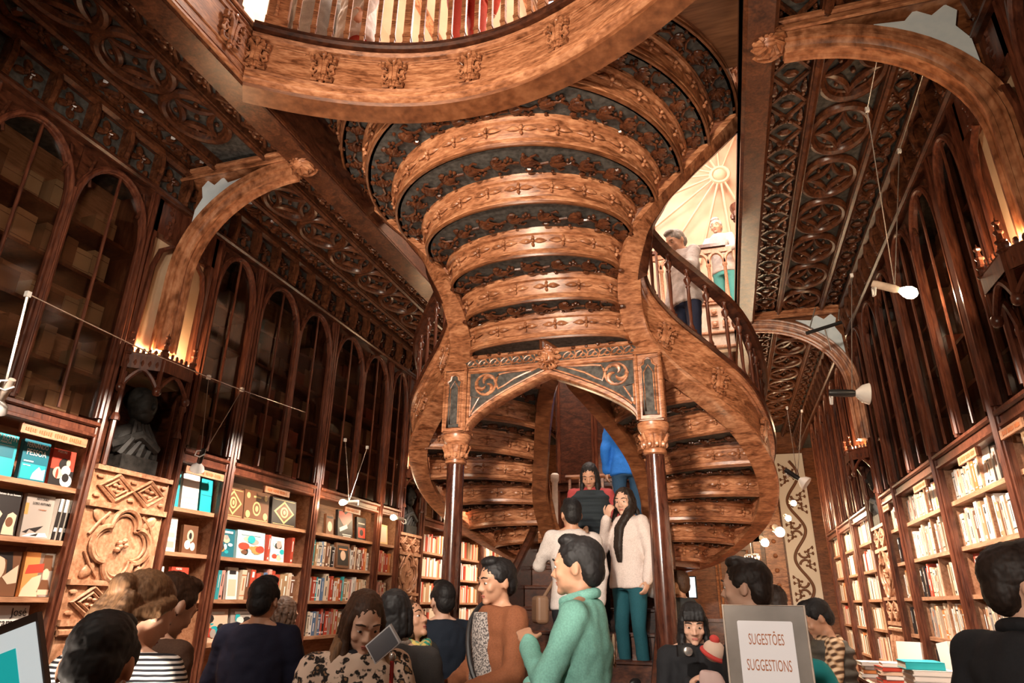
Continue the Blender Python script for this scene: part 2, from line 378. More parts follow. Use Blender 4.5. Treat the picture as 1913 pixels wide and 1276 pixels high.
# ------------------------------------------------------------------ bookcases
SHZ = [.62, .93, 1.245, 1.55, 1.86, 2.165]      # lower shelves
UPZ = [2.58, 2.88, 3.18, 3.49, 3.80]            # shelves behind glass
DEP = .34
def case(label, X, s, y0, y1, narch, div=None, shz=SHZ, group=None, mid_z=2.53):
    t = thing('bookcase', label, 'bookcase', (X, (y0+y1)/2, 0), 0, group); O = Vector((X, (y0+y1)/2, 0))
    def P(d, y, z): return (-d*s, y-O.y, z)      # d: depth into the wall
    w = .05
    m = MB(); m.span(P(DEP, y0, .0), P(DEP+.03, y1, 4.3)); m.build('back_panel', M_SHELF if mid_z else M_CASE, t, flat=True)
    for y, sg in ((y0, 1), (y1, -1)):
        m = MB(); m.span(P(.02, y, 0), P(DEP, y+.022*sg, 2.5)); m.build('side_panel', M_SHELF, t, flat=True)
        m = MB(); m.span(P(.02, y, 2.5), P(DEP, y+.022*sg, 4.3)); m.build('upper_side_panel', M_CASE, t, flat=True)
        m = MB(); m.span(P(-.005, y, 0), P(.03, y+w*sg, 4.3)); m.tube([P(-.012, y+.018*sg, 0), P(-.012, y+.018*sg, 4.28)], .016, 6); m.tube([P(-.004, y+.045*sg, 0), P(-.004, y+.045*sg, 4.28)], .010, 6)
        m.build('post', M_CASE, t)
    for z in shz:
        m = MB(); m.span(P(.03, y0+.02, z-.028), P(DEP, y1-.02, z)); m.build('shelf', M_SHELF, t, flat=True)
    for d in ([div] if div else []):
        m = MB(); m.span(P(.05, d-.01, .6), P(DEP, d+.01, 2.46)); m.build('divider', M_SHELF, t, flat=True)
    m = MB(); m.span(P(-.0, y0+.03, 2.475), P(.07, y1-.03, 2.575)); m.tube([P(-.01, y0+.04, 2.56), P(-.01, y1-.04, 2.56)], .018, 6); m.tube([P(.0, y0+.04, 2.49), P(.0, y1-.04, 2.49)], .016, 6)
    m.span(P(.02, y0+.02, 2.50), P(DEP, y1-.02, 2.53))
    m.build('middle_rail', M_CASE, t)
    for z in UPZ[1:]:
        m = MB(); m.span(P(.06, y0+.02, z-.022), P(DEP, y1-.02, z)); m.build('upper_shelf', M_CASE, t, flat=True)
    aw = (y1-y0)/narch
    for i in range(narch):
        a, c = y0+aw*i+(w if i == 0 else .012), y0+aw*(i+1)-(w if i == narch-1 else .012)
        zs, zp = 3.80, 4.245; ym = (a+c)/2; L = []
        for k in range(9):
            q = k/8; yy = a+(ym-a)*(1-math.cos(q*PI/2)); L.append((yy, zs+(zp-zs)*math.sin(q*PI/2)**.9))
        arc = L+[(a+c-yy, z) for yy, z in L[::-1][1:]]
        d = MB(); path = [(a, 2.60)]+arc+[(c, 2.60)]
        d.tube([P(-.012, y, z) for y, z in path], .017, 7); d.tube([P(.012, y, z) for y, z in path], .026, 6)
        d.tube([P(.0, ym, 2.6), P(.0, ym, 4.22)], .010, 6)
        door = d.build('glazed_door', M_CASE, t)
        g = MB(); pts = [(a, 2.6)]+arc+[(c, 2.6)]
        g.prism([(y-O.y, z) for y, z in pts], (-.022*s, 0, 0), (0, 1, 0), (0, 0, 1), (1, 0, 0), .003)
        g.build('glass_pane', M_GLASS, door, flat=True)
        pl = MB(); lo = [Vector(P(.016, y, z)) for y, z in arc]; hi = [Vector(P(.016, y0+aw*i+(aw)*k/(len(arc)-1), 4.3)) for k, (y, z) in enumerate(arc)]
        pl.loft([lo, hi]); pl.loft([[v+Vector((-.02*s, 0, 0)) for v in lo], [v+Vector((-.02*s, 0, 0)) for v in hi]])
        pl.loft([lo, [v+Vector((-.02*s, 0, 0)) for v in lo]])
        for dy in (-.1, .1): pl.tube([P(.002, ym+dy*1.9, 4.02), P(.0, ym+dy*2.2, 4.12), P(.002, ym+dy*2.0, 4.22)], .012, 5)
        pl.build('arch_spandrel', M_MAH, t)
        if i > 0:
            m = MB(); m.tube([P(-.01, y0+aw*i, 2.58), P(-.01, y0+aw*i, 3.95)], .02, 6); m.build('mullion', M_CASE, t)
    return t
def label_bar(X, s, y, L, text):
    o = thing('shelf_label', text, 'sign', (X+.03*s, y, 2.425), 0, None)
    m = MB(); m.box((0, 0, 0), (.012, L, .05)); m.build('plate', M_SHELF, o, flat=True)
    
    for e in (-1, 1): m = MB(); m.box((-.012*s, e*(L/2-.01), .0), (.03, .006, .06)); m.build('bracket', M_CASE, o, flat=True)
    m = MB(); n = int(L/.016)
    for i in range(n):
        if i % 7 != 5: m.box((.0075*s, -L/2+.03+(L-.06)*i/n, 0), (.002, .009, .018+.004*((i*7) % 3)))
    m.build('lettering', M_COPPER, o, flat=True)
    return o
LC = [(.70, 1.92, 'dark glazed bookcase cut off by the picture edge beside the teal books'),
      (1.92, 3.15, 'dark glazed bookcase with teal face-out books on its top open shelf'),
      (3.80, 4.36, 'slim dark bookcase just past the bright quatrefoil panel, teal cover on its top shelf'),
      (4.36, 5.60, 'dark glazed bookcase with gilded box sets on its top open shelf'),
      (5.60, 6.89, 'dark glazed bookcase with a red heart cover on its top open shelf'),
      (6.89, 7.42, 'slim dark bookcase holding red spines before the farther quatrefoil panel'),
      (8.05, 9.2, 'dark bookcase behind the column, first beyond the farther quatrefoil panel'),
      (9.2, 10.4, 'dark bookcase behind the column with pale books, second beyond the farther quatrefoil panel'),
      (10.4, 11.7, 'dark bookcase at the far end of the wall of face-out books')]
for a, c, l in LC: case(l, XL, 1, a, c, 2 if c-a > .9 else 1)
RC = [(1.9, 2.95, 'tall dark bookcase beside the foreground man in the black jacket', 2.4),
      (3.70, 4.22, 'slim bookcase with pale spines beside the large near arch pillar', None),
      (4.22, 5.47, 'wide bookcase of tightly packed spines under the glowing lamp', 4.80),
      (5.47, 6.79, 'bookcase of cream spines just behind the glowing lamp', 6.1),
      (6.79, 7.42, 'slim bookcase of spines next to the pierced quatrefoil strip', None),
      (8.05, 9.2, 'bookcase of white spines just past the pierced quatrefoil strip', 8.6),
      (9.2, 10.3, 'bookcase of white spines, second past the pierced quatrefoil strip', 9.75),
      (10.3, 11.4, 'bookcase of white spines at the far end near the painted scroll mural', None)]
RSHZ = [.70, 1.02, 1.335, 1.64, 1.945, 2.245]
for a, c, l, d in RC: case(l, XR, -1, a, c, 2 if c-a > .9 else 1, d, RSHZ)
label_bar(XL, 1, 2.83, .42, 'long wooden shelf label above the teal books')
label_bar(XL, 1, 4.07, .40, 'pale shelf label with a clip lamp in front of it')
label_bar(XL, 1, 4.96, .34, 'pale shelf label above the gilded box sets')
label_bar(XL, 1, 6.25, .30, 'pale shelf label above the red heart cover')
label_bar(XR, -1, 4.70, .34, 'shelf label above the black-spined portrait book')
label_bar(XR, -1, 5.85, .36, 'shelf label over the cream spines behind the glowing lamp')
label_bar(XR, -1, 3.98, .30, 'shelf label at the slim bookcase beside the near arch pillar')
label_bar(XR, -1, 7.1, .25, 'small shelf label beside the pierced quatrefoil strip')

# ------------------------------------------------------------------ carved pilasters between the bays
def diamond(m, P, y0, y1, z0, z1):
    n = 2; w = (y1-y0)/n
    for i in range(n):
        a = y0+w*i; ym = a+w/2; zm = (z0+z1)/2
        for k, r in ((1., .016), (.62, .012)):
            hw, hh = w/2*k, (z1-z0)/2*k
            m.tube([P(-.006, ym-hw, zm), P(-.006, ym, zm+hh), P(-.006, ym+hw, zm), P(-.006, ym, zm-hh)], r, 5, True)
        for q in range(4):
            t = q*PI/2+.6; m.ell(P(-.004, ym+.03*math.cos(t), zm+.025*math.sin(t)), (.014, .022, .012), None, 6, 4)
    for y in (y0, (y0+y1)/2, y1):
        for z in (z0+.025, z1-.025): m.ell(P(-.002, y, z), (.012, .03, .014), None, 6, 4)
def pilaster(label, X, s, y0, y1, mp):
    yc = (y0+y1)/2; t = thing('carved_pilaster', label, 'pilaster', (X, yc, 0)); w = (y1-y0)/2
    def P(d, y, z): return Vector((-d*s, y, z))
    def sp(m, d0, d1, a, c, z0, z1): m.span(P(d0, a, z0), P(d1, c, z1))
    m = MB(); sp(m, .0, .36, -w, w, 0, 1.40); m.tube([P(-.01, -w, 1.36), P(-.01, w, 1.36)], .02, 6)
    for y in (-w*.55, 0, w*.55): m.tube([P(-.005, y-.06, .75), P(-.03, y, 1.1), P(-.005, y+.06, 1.3)], .03, 6); m.tube([P(-.005, y+.06, .75), P(-.03, y, 1.05), P(-.005, y-.06, 1.25)], .02, 6)
    m.build('base', mp, t)
    for z0, z1 in ((1.43, 1.62), (2.11, 2.30)):
        m = MB(); sp(m, .01, .36, -w, w, z0-.03, z1+.03); sp(m, -.02, .01, -w, w, z0-.035, z0); sp(m, -.02, .01, -w, w, z1, z1+.03)
        diamond(m, P, -w+.05, w-.05, z0+.012, z1-.012); m.build('diamond_panel', mp, t)
    m = MB(); sp(m, .012, .36, -w, w, 1.65, 2.08); zc = 1.865
    for q in range(4):
        a = q*PI/2; cy, cz = .118*math.cos(a), .115*math.sin(a); R = .106
        pts = [P(-.012, cy+R*math.cos(a+u), cz+zc+R*math.sin(a+u)) for u in [(-.53+1.06*k/14)*PI for k in range(15)]]
        m.tube(pts, .017, 6); m.tube([P(.0, 0, zc)+(p-P(-.012, 0, zc))*.85 for p in pts], .010, 5)
    for k in range(6): m.ell(P(-.012, .03*math.cos(k), zc+.03*math.sin(k*1.7)), (.02, .022, .018), None, 6, 4)
    for sy in (-1, 1):
        for sz in (-1, 1): m.ell(P(.002, sy*.2, zc+sz*.16), (.014, .06, .035), Matrix.Rotation(sy*sz*.7, 3, 'X'), 8, 5); m.tube([P(0, sy*.13, zc+sz*.19), P(-.01, sy*.2, zc+sz*.13), P(0, sy*.25, zc+sz*.05)], .01, 5)
    m.build('quatrefoil_panel', mp, t)
    # niche with dark hollow, colonnettes and canopy
    m = MB(); sp(m, .30, .36, -w, w, 2.33, 2.98); sp(m, .02, .36, -w, -w+.05, 2.33, 2.98); sp(m, .02, .36, w-.05, w, 2.33, 2.98); m.build('niche', M_MAH, t, flat=True)
    m = MB()
    for sy in (-1, 1):
        m = MB()
        for d in (-.01, .06): m.tube([P(d, sy*(w-.04), 2.33), P(d, sy*(w-.04), 2.95)], .018, 6)
        m.lathe([(.03, 0), (.03, .02), (.018, .05)], P(-.01, sy*(w-.04), 2.62), 8); m.build('colonnette', M_CASE, t)
    m = MB()
    # half-hexagonal canopy: arches + crockets + finials
    hexp = [(.0, -w+.03), (-.16, -.13), (-.16, .13), (.0, w-.03)]
    for (d0, ya), (d1, yb) in zip(hexp, hexp[1:]):
        A, B = P(d0, ya, 2.98), P(d1, yb, 2.98)
        m.loft([[A, B], [A+Vector((0, 0, .09)), B+Vector((0, 0, .09))]]); m.loft([[A+Vector((.02*s, 0, 0)), B+Vector((.02*s, 0, 0))], [A+Vector((.02*s, 0, .09)), B+Vector((.02*s, 0, .09))]])
        m.tube([A.lerp(B, q)+Vector((0, 0, -.13*(2*abs(q-.5))**1.6)) for q in [k/10 for k in range(11)]], .016, 6)
        m.tube([A+Vector((0, 0, .1)), B+Vector((0, 0, .1))], .016, 5)
        for k in range(6): m.ell(A.lerp(B, (k+.5)/6)+Vector((0, 0, .125)), (.016, .016, .024), None, 5, 4)
        for k in range(5): m.ell(A.lerp(B, (k+.5)/5)+Vector((0, 0, .04)), (.012, .03, .03), None, 6, 4)
    for d0, ya in hexp:
        p = P(d0, ya, 2.84); m.tube([p, p+Vector((0, 0, .30))], .018, 6); m.ell(p, (.03, .03, .035), None, 8, 5)
        for k in range(4): m.ell(p+Vector((0, 0, .24+.05*k)), (.034-.005*k, .034-.005*k, .013), None, 6, 4)
        m.lathe([(.016, 0), (.012, .06), (.002, .12)], p+Vector((0, 0, .30)), 6)
    m.prism([(y, -d*s) for d, y in hexp]+[(w-.03, -.2*s), (-w+.03, -.2*s)], (0, 0, 3.045), (0, 1, 0), (1, 0, 0), (0, 0, 1), .02)  # lid plate added to keep the uplights out of the niche
    m.build('canopy', M_CASE, t)
    m = MB(); sp(m, .07, .36, -w, w, 2.98, 4.3); m.build('plaster_recess', M_PLASTER, t, flat=True)
    m = MB()
    for y, r in ((-.04, .022), (0, .034), (.04, .022)): m.tube([P(.045, y, 3.0), P(.045, y, 3.9)], r, 8)
    sp(m, .04, .10, -.045, .045, 3.0, 4.3); m.build('wall_shaft', M_OAKD, t)
    m = MB()
    for sy in (-1, 1):
        m.span(P(.0, sy*w, 2.98), P(.36, sy*(w-.03), 4.3)); m.tube([P(-.0, sy*(w-.04), 2.98), P(-.0, sy*(w-.06), 3.75), P(-.0, sy*(w-.10), 3.9), P(.0, sy*(w-.20), 3.98)], .02, 6)
        for k in range(7): m.ell(P(.01, sy*(w-.13)+.02*math.sin(k*2), 4.02+k*.04), (.02, .03, .025), None, 6, 4)
    m.span(P(.0, -w, 4.02), P(.2, w, 4.3)); m.build('upper_frame', M_CASE, t)
    return t
pilaster('bright carved pilaster with quatrefoil panel beside the teal books', XL, 1, 3.17, 3.79, M_PANEL)
pilaster('carved pilaster with quatrefoil panel behind the woman in the leopard coat', XL, 1, 7.43, 8.03, M_PANEL)
pilaster('huge carved pilaster with crocketed canopy cut by the picture edge', XR, -1, 3.0, 3.68, M_CASE)
pilaster('narrow carved pilaster with pierced quatrefoil strip on the wall of packed spines', XR, -1, 7.43, 8.03, M_PANEL)

# ------------------------------------------------------------------ transverse arches under the galleries
def tarch(name, label, xv, xw, y, zlow=3.15):
    t = thing(name, label, 'arch', (xv, y, ZS)); s = 1 if xw > xv else -1; W = abs(xw-xv)
    def P(u, dy, z): return Vector((s*u, dy, z-ZS))
    zc, hz = 3.72, .80
    path = [(W*math.sin(q*PI/2), zc+hz*math.cos(q*PI/2)) for q in [k/16 for k in range(17)]]+[(W, 3.5), (W, zlow)]
    fr = []
    for i, (u, z) in enumerate(path):
        a = path[max(i-1, 0)]; c = path[min(i+1, len(path)-1)]; T = Vector((s*(c[0]-a[0]), 0, c[1]-a[1])).normalized()
        fr.append((P(u, 0, z), Vector((0, 1, 0)), Vector((-T.z, 0, T.x))*s))
    m = MB(); m.sweep(fr, [(-.065, -.03), (-.04, -.06), (.04, -.06), (.065, -.03), (.065, .05), (-.065, .05)])
    for dy, up in ((-.07, -.02), (-.075, .03), (-.04, -.065), (.04, -.065), (.07, -.02)): m.tube([f[0]+f[1]*dy+f[2]*up for f in fr], .014, 5)
    m.build('arch_rib', M_OAKR, t)
    m = MB(); m.span(P(-.05, -.10, ZS-.02), P(W+.12, .10, ZS-.10)); m.tube([P(-.05, -.11, ZS-.05), P(W+.1, -.11, ZS-.05)], .02, 6); m.tube([P(-.05, -.10, ZS-.10), P(W+.1, -.10, ZS-.10)], .015, 6); m.build('cross_beam', M_OAK, t)
    # spandrel board with a pale blue painted panel
    arc = [p for p in path if p[1] > 3.75]; lo = [P(u, .0, z) for u, z in arc]; hi = [P(max(u, W*.02), .0, ZS-.08) for u, z in arc]
    m = MB(); m.loft([lo, hi]); m.loft([[v+Vector((0, .03, 0)) for v in lo], [v+Vector((0, .03, 0)) for v in hi]]); m.build('spandrel_board', M_OAKD, t)
    shp = [(.50, 4.52), (.66, 4.50), (.72, 4.56), (.80, 4.50), (.88, 4.555), (.93, 4.50), (.90, 4.40), (.955, 4.30), (.965, 4.05), (.955, 3.98), (.90, 4.12), (.82, 4.26), (.76, 4.33), (.72, 4.33), (.70, 4.38), (.60, 4.46)]
    m = MB(); m.prism([(s*u*W, z-ZS) for u, z in shp], (0, -.03, 0), (1, 0, 0), (0, 0, 1), (0, 1, 0), .02); m.build('blue_panel', M_BLUE, t, flat=True)
    m = MB(); R = Matrix.Rotation(PI/2, 3, 'X'); m.ell((0, 0, 0), (.098, .098, .090), None, 16, 12)
    for k in range(9):
        a = 2*PI*k/9; m.tube([Vector((.03*math.cos(a), .03*math.sin(a), -.09)), Vector((.075*math.cos(a+.3), .075*math.sin(a+.3), -.062)), Vector((.100*math.cos(a+.8), .100*math.sin(a+.8), -.01))], [.012, .016, .010], 5)
    m.tube([Vector((.104*math.cos(2*PI*k/18), .104*math.sin(2*PI*k/18), .03)) for k in range(18)], .018, 6, True)
    Rb = Matrix.Rotation(-.75, 3, 'X'); m.v = [tuple(Rb @ Vector(v)+Vector((-s*.085, -.05, -.11))) for v in m.v]
    m.build('carved_boss', M_OAK, t)
    return t
tarch('gallery_arch', 'wooden gallery arch with a pale blue spandrel above the bright quatrefoil pilaster', -2.76, XL+.06, 3.42)
tarch('gallery_arch', 'large sunlit wooden gallery arch crossed by two lamp wires', .60, XR-.0, 3.20)
tarch('gallery_arch', 'distant wooden gallery arch with a pale blue heart-shaped spandrel panel', .53, XR-.04, 7.40)
tarch('gallery_arch', 'distant wooden gallery arch with a pale blue spandrel half hidden behind the stair railing', -2.70, XL+.06, 7.75)
# ================================================================== the grand staircase
ST = thing('grand_staircase', 'huge carved oak double staircase curling up from the arched entry on two columns', 'staircase', (X0, 5.0, 0))
SO = Vector((X0, 5.0, 0))
def L(u, y, z): return Vector((u, y-5.0, z))
STEPS = [('E', 3.51, .66, 4.90, 4.70), ('D', 3.71, .62, 4.69, 4.42), ('C', 3.91, .67, 4.49, 4.075), ('B', 4.11, .80, 4.30, 3.69),
         ('A', 4.31, 1.0, 4.23, 3.32), ('Z', 4.51, 1.2, 4.23, 2.95), ('Z', 4.71, 1.41, 4.23, 2.76), ('Z', 4.91, 1.63, 4.20, 2.62)]
def yfront(u): return 3.03-.30*u*u
def yback(u): return yfront(u)+.13
NA = 41
def arc(i):
    k, z, w, ye, yc = STEPS[i]; out = []
    for j in range(NA):
        th = -PI/2+PI*j/(NA-1); u = w*math.sin(th); y = yc+(ye-yc)*(1-math.cos(th))
        out.append(Vector((u, max(y, yback(u)) if i >= 5 else y)))
    return out
SIDE = [('F', 3.31, (.18, 5.35), (.84, 5.14)), ('G', 3.11, (.38, 5.95), (1.12, 5.38)), ('H', 2.91, (.52, 6.40), (1.38, 5.66)), ('I', 2.71, (.59, 6.58), (1.54, 6.15)),
        ('J', 2.52, (.63, 6.76), (1.60, 6.70)), ('K', 2.33, (.63, 6.95), (1.52, 7.25)), ('M', 2.16, (.60, 7.08), (1.33, 7.65)), ('N', 1.98, (.52, 7.20), (1.02, 7.95))]
NB = 17
def sarc(i, s):
    k, z, a, c = SIDE[i]; A = Vector(a); C = Vector(c); d = (C-A); n = Vector((d.y, -d.x)).normalized(); bul = .13 if i > 0 else .05
    pts = [A.lerp(C, j/(NB-1))+n*bul*math.sin(PI*j/(NB-1)) for j in range(NB)]
    return pts if s > 0 else [Vector((-p.x, p.y)) for p in pts[::-1]]
def frames(pts, z):
    fr = []
    for i, p in enumerate(pts):
        a = pts[max(i-1, 0)]; c = pts[min(i+1, len(pts)-1)]; T = (c-a)
        if T.length < 1e-6: T = Vector((1, 0))
        T.normalize(); fr.append((L(p.x, p.y, z), Vector((T.y, -T.x, 0)), Vector((0, 0, 1))))
    return fr
RP = [(-.03, 0), (.004, 0), (.014, .010), (.014, .036), (-.002, .046), (.000, .05), (.026, .145), (.046, .152), (.054, .174), (.042, .180), (.050, .202), (-.05, .202)]
def along(pts, step):
    # (point, tangent) at equal steps
    out = []; acc = 0; tot = sum((b-a).length for a, b in zip(pts, pts[1:])); n = max(1, int(tot/step)); want = [(k+.5)*tot/n for k in range(n)]
    for a, b in zip(pts, pts[1:]):
        l = (b-a).length
        while want and want[0] <= acc+l and l > 1e-6:
            out.append((a.lerp(b, (want[0]-acc)/l), (b-a).normalized())); want.pop(0)
        acc += l
    return out
def basis(T, N): # columns: along, out, up
    return Matrix((Vector((T.x, T.y, 0)), Vector((N.x, N.y, 0)), Vector((0, 0, 1)))).transposed()
def flower(m, c, R, k=1.):
    U_ = R @ Vector((0, 0, 1))
    for s in (-1, 1):
        m.tube([c+R @ Vector((s*x*k, o, 0)) for x, o in ((.012, .006), (.030, .013), (.052, .014), (.074, .009), (.098, .001))], [.006*k, .016*k, .019*k, .012*k, .001], 8, sx=.62, ref=U_)
        m.ell(c+R @ Vector((0, .008, s*.026*k)), (.011*k, .013*k, .016*k), R, 8, 6)
    m.ell(c+R @ Vector((0, .020*k, 0)), (.014*k, .014*k, .014*k), None, 8, 6)
def leafspray(m, c, R, k, alt):
    # carved oak leaf with curled stem and berries, hanging below the soffit; R columns: along, across, down
    for a, l in ((-.9, .055), (-.45, .07), (0, .085), (.45, .07), (.9, .055)):
        d = Vector((math.cos(a), math.sin(a)*alt, 0))
        m.ell(c+R @ (d*l*.55*k+Vector((-.02*k, 0, .012+.008*math.cos(a*3)))), (l*.55*k, .020*k, .016), R @ Matrix.Rotation(a*alt, 3, 'Z'), 7, 5)
    m.tube([c+R @ Vector(p) for p in ((-.03*k, 0, .012), (-.075*k, -.012*alt*k, .018), (-.115*k, .012*alt*k, .02), (-.13*k, .045*alt*k, .018), (-.105*k, .060*alt*k, .016), (-.09*k, .045*alt*k, .015))], [.011, .010, .009, .009, .008, .007], 5)
    for p in ((-.085, -.05), (-.10, -.03), (-.07, -.035), (.0, -.07)): m.ell(c+R @ Vector((p[0]*k, p[1]*alt*k, .018)), (.014, .014, .014), None, 6, 4)
    m.ell(c+R @ Vector((.02*k, .058*alt*k, .02)), (.022*k, .016*k, .016), R, 6, 4)
def riser(pts, z, step=.215):
    m = MB(); m.sweep(frames(pts, z), RP)
    for p, T in along(pts, step):
        N = Vector((T.y, -T.x)); flower(m, L(p.x+N.x*.016, p.y+N.y*.016, z+.100), basis(T, N), 1.06)
    return m.build('riser', M_OAK, ST)
def soffit(lo, hi, z, k=1., clip=None):
    # lo: top line of the lower riser, hi: foot line of the upper riser, both at height z
    m = MB(); n = len(lo); R0 = [L(p.x, p.y, z) for p in lo]; R1 = [L(q.x, q.y, z) for q in hi]
    m.loft([R0, R1]); m.loft([[v+Vector((0, 0, .05)) for v in R0], [v+Vector((0, 0, .05)) for v in R1]])
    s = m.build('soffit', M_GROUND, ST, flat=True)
    mid = [(a+b)/2 for a, b in zip(lo, hi)]; f = MB(); flank = {True: MB(), False: MB()}; wid = [(a-b).length for a, b in zip(lo, hi)]; alt = 1
    for p, T in along(mid, .20):
        j = min(range(n), key=lambda q: (mid[q]-p).length); w = wid[j]
        if w < .07: continue
        N = Vector((T.y, -T.x)); R = Matrix((Vector((T.x, T.y, 0)), Vector((N.x, N.y, 0)), Vector((0, 0, -1)))).transposed()
        if clip is not None:
            if p.y < yback(p.x)+.01: continue
            f = flank[p.x > 0]
        leafspray(f, L(p.x, p.y, z), R, min(1.15, w/.19)*k, alt); alt = -alt
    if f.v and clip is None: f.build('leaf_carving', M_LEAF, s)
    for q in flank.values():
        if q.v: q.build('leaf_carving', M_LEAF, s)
    t = MB()
    for E_ in (R0, R1): t.tube([v+Vector((0, 0, -.004)) for v in E_], .013, 5)
    for q in (0, -1): t.tube([R0[q]+Vector((0, 0, -.004)), R1[q]+Vector((0, 0, -.004))], .013, 5)
    t.build('border_bead', M_OAKD, s)
for i in range(8):
    pts = arc(i)
    if i >= 5:   # the top steps vanish behind the balcony front: keep the two flanks
        vis = [p for p in pts if p.y > yback(p.x)+.002]
        for sgn in (-1, 1):
            q = [p for p in vis if p.x*sgn > 0]
            if len(q) > 3: riser(q, STEPS[i][1])
    else: riser(pts, STEPS[i][1])
    if i < 7: soffit(pts, arc(i+1), STEPS[i][1]+.2, 1.1, True if i >= 4 else None)
for s in (-1, 1):
    for i in range(8):
        pts = sarc(i, s); riser(pts, SIDE[i][1], .205)
        if i: soffit(pts, sarc(i-1, s), SIDE[i-1][1])
        else:
            e = [p for p in arc(0) if p.x*s > -1e-6]; e2 = []
            for j in range(NB): t = j/(NB-1)*(len(e)-1); k = min(int(t), len(e)-2); e2.append(e[k].lerp(e[k+1], t-k))
            soffit(pts, e2, 3.51)
# stringers
PATH = [(1.80, 4.16, 5.08), (1.63, 4.20, 4.90), (1.41, 4.23, 4.70), (1.20, 4.235, 4.50), (1.0, 4.24, 4.30), (.81, 4.31, 4.10), (.69, 4.48, 3.90), (.65, 4.69, 3.70), (.69, 4.90, 3.50),
        (.86, 5.12, 3.30), (1.13, 5.37, 3.09), (1.39, 5.68, 2.89), (1.55, 6.15, 2.69), (1.61, 6.70, 2.50), (1.53, 7.26, 2.31), (1.34, 7.67, 2.14), (1.02, 7.98, 1.96), (.62, 8.12, 1.88)]
IPATH = [(.03, 5.25, 3.42), (.18, 5.40, 3.29), (.37, 5.95, 3.09), (.50, 6.38, 2.89), (.57, 6.58, 2.69), (.61, 6.76, 2.50), (.61, 6.95, 2.31), (.58, 7.08, 2.14), (.50, 7.2, 1.96), (.44, 7.26, 1.86)]
def pframes(path, s, n, flip=1):
    P = bez(path, n); fr = []
    for i, p in enumerate(P):
        a = P[max(i-1, 0)]; c = P[min(i+1, len(P)-1)]; T = Vector((c.x-a.x, c.y-a.y, 0)).normalized(); N = Vector((T.y, -T.x, 0))*flip
        q = L(p.x*s, p.y, p.z); N.x *= s
        fr.append((q, N, Vector((0, 0, 1))))
    return fr
SP = [(-.02, 0), (.13, 0), (.155, .015), (.16, .05), (.14, .07), (.14, .10), (.125, .11), (.125, .35), (.14, .36), (.14, .385), (.165, .40), (.165, .44), (.07, .44), (.07, .06), (-.02, .06)]
for s in (-1, 1):
    fr = pframes(PATH, s, 90); m = MB(); m.sweep(fr, SP if s > 0 else [(a, b) for a, b in SP]); m.build('stringer', M_OAK, ST)
    m = MB(); m.sweep(fr, [(.06, .43), (.18, .43), (.19, .455), (.18, .475), (.06, .475)]); m.build('stringer_cap', M_MAH, ST)
    m = MB(); m.sweep(fr[:34], [(.13, -.01), (.20, .03), (.22, .09), (.15, .09)]); m.build('under_moulding', M_MAH, ST)  # overhang shade put into the dark wood of this moulding
    fr2 = pframes(IPATH, s, 60, -1); m = MB(); m.sweep(fr2, [(-.02, 0), (.12, 0), (.14, .03), (.125, .06), (.125, .20), (.15, .22), (.15, .25), (-.0, .25), (-.0, .06), (-.02, .06)]); m.build('inner_stringer', M_OAKD, ST)
    m = MB(); m.sweep(fr[14:82], [(.07, 1.06), (.17, 1.06), (.19, 1.10), (.16, 1.14), (.08, 1.14), (.05, 1.10)]); m.build('handrail', M_MAH, ST)
# turned balusters
def baluster_mb(h):
    m = MB(); m.box((0, 0, .025), (.055, .055, .05)); k = h/.6
    m.lathe([(.022, .05), (.026, .07), (.015, .10), (.013, .14), (.017, .30*k), (.014, .43*k), (.022, .445*k), (.014, .46*k), (.030, .495*k), (.034, .515*k), (.018, .54*k), (.016, .58*k), (.028, .60*k), (.028, h)], (0, 0, 0), 10)
    return m
BAL = None
for s in (-1, 1):
    fr = pframes(PATH, s, 240); last = None
    for o, N, U in fr[40:215]:
        p = o+N*.12
        if last is None or (p-last).length > .205:
            last = p
            if BAL is None: BAL = baluster_mb(.6).build('baluster', M_CASE, ST); b_ = BAL
            else: b_ = link('baluster', BAL.data, ST)
            b_.location = p+Vector((0, 0, .47)); b_.rotation_euler = (0, 0, math.atan2(N.y, N.x))
# carved cartouche (shared): plane x across, z up, relief towards -y
def cartouche_mb(w=.16, h=.30):
    m = MB()
    for s in (-1, 1):
        m.tube([(s*x*w, -.015, z*h) for x, z in ((.04, -.46), (.10, -.25), (.09, 0), (.13, .2), (.30, .33), (.46, .30), (.46, .16), (.33, .14), (.30, .22))], [.012, .018, .018, .020, .020, .018, .015, .012, .010], 6)
        m.tube([(s*x*w, -.012, z*h) for x, z in ((.10, .0), (.26, -.08), (.42, -.02), (.46, -.14), (.34, -.20), (.28, -.12))], [.012, .013, .013, .011, .009, .007], 6)
        m.tube([(s*x*w, -.012, z*h) for x, z in ((.06, -.30), (.22, -.42), (.40, -.42), (.44, -.30), (.34, -.28))], [.011, .012, .012, .010, .008], 6)
        for x, z in ((.38, .05), (.2, .42), (.2, -.3)): m.ell((s*x*w, -.012, z*h), (.022, .014, .018), None, 6, 4)
    m.ell((0, -.015, .42*h), (.022, .018, .030), None, 8, 5); m.ell((0, -.012, -.5*h), (.016, .014, .026), None, 8, 5); m.tube([(0, -.012, -.4*h), (0, -.018, .35*h)], .012, 6)
    return m
CART = cartouche_mb().build('carved_cartouche', M_OAK, ST); CART_ME = CART.data; bpy.data.objects.remove(CART)
def put_cart(parent, loc, N, sc=1., k=1., skew=0.):
    o = link('carved_cartouche', CART_ME, parent); N = Vector((N.x, N.y, 0)).normalized(); X = Vector((-N.y, N.x, 0))
    M = Matrix((X+Vector((0, 0, skew)), -N, Vector((0, 0, 1)))).transposed().to_4x4() @ Matrix.Diagonal((sc*k, 1.2, sc, 1)); M.translation = loc; o.matrix_local = M
    return o
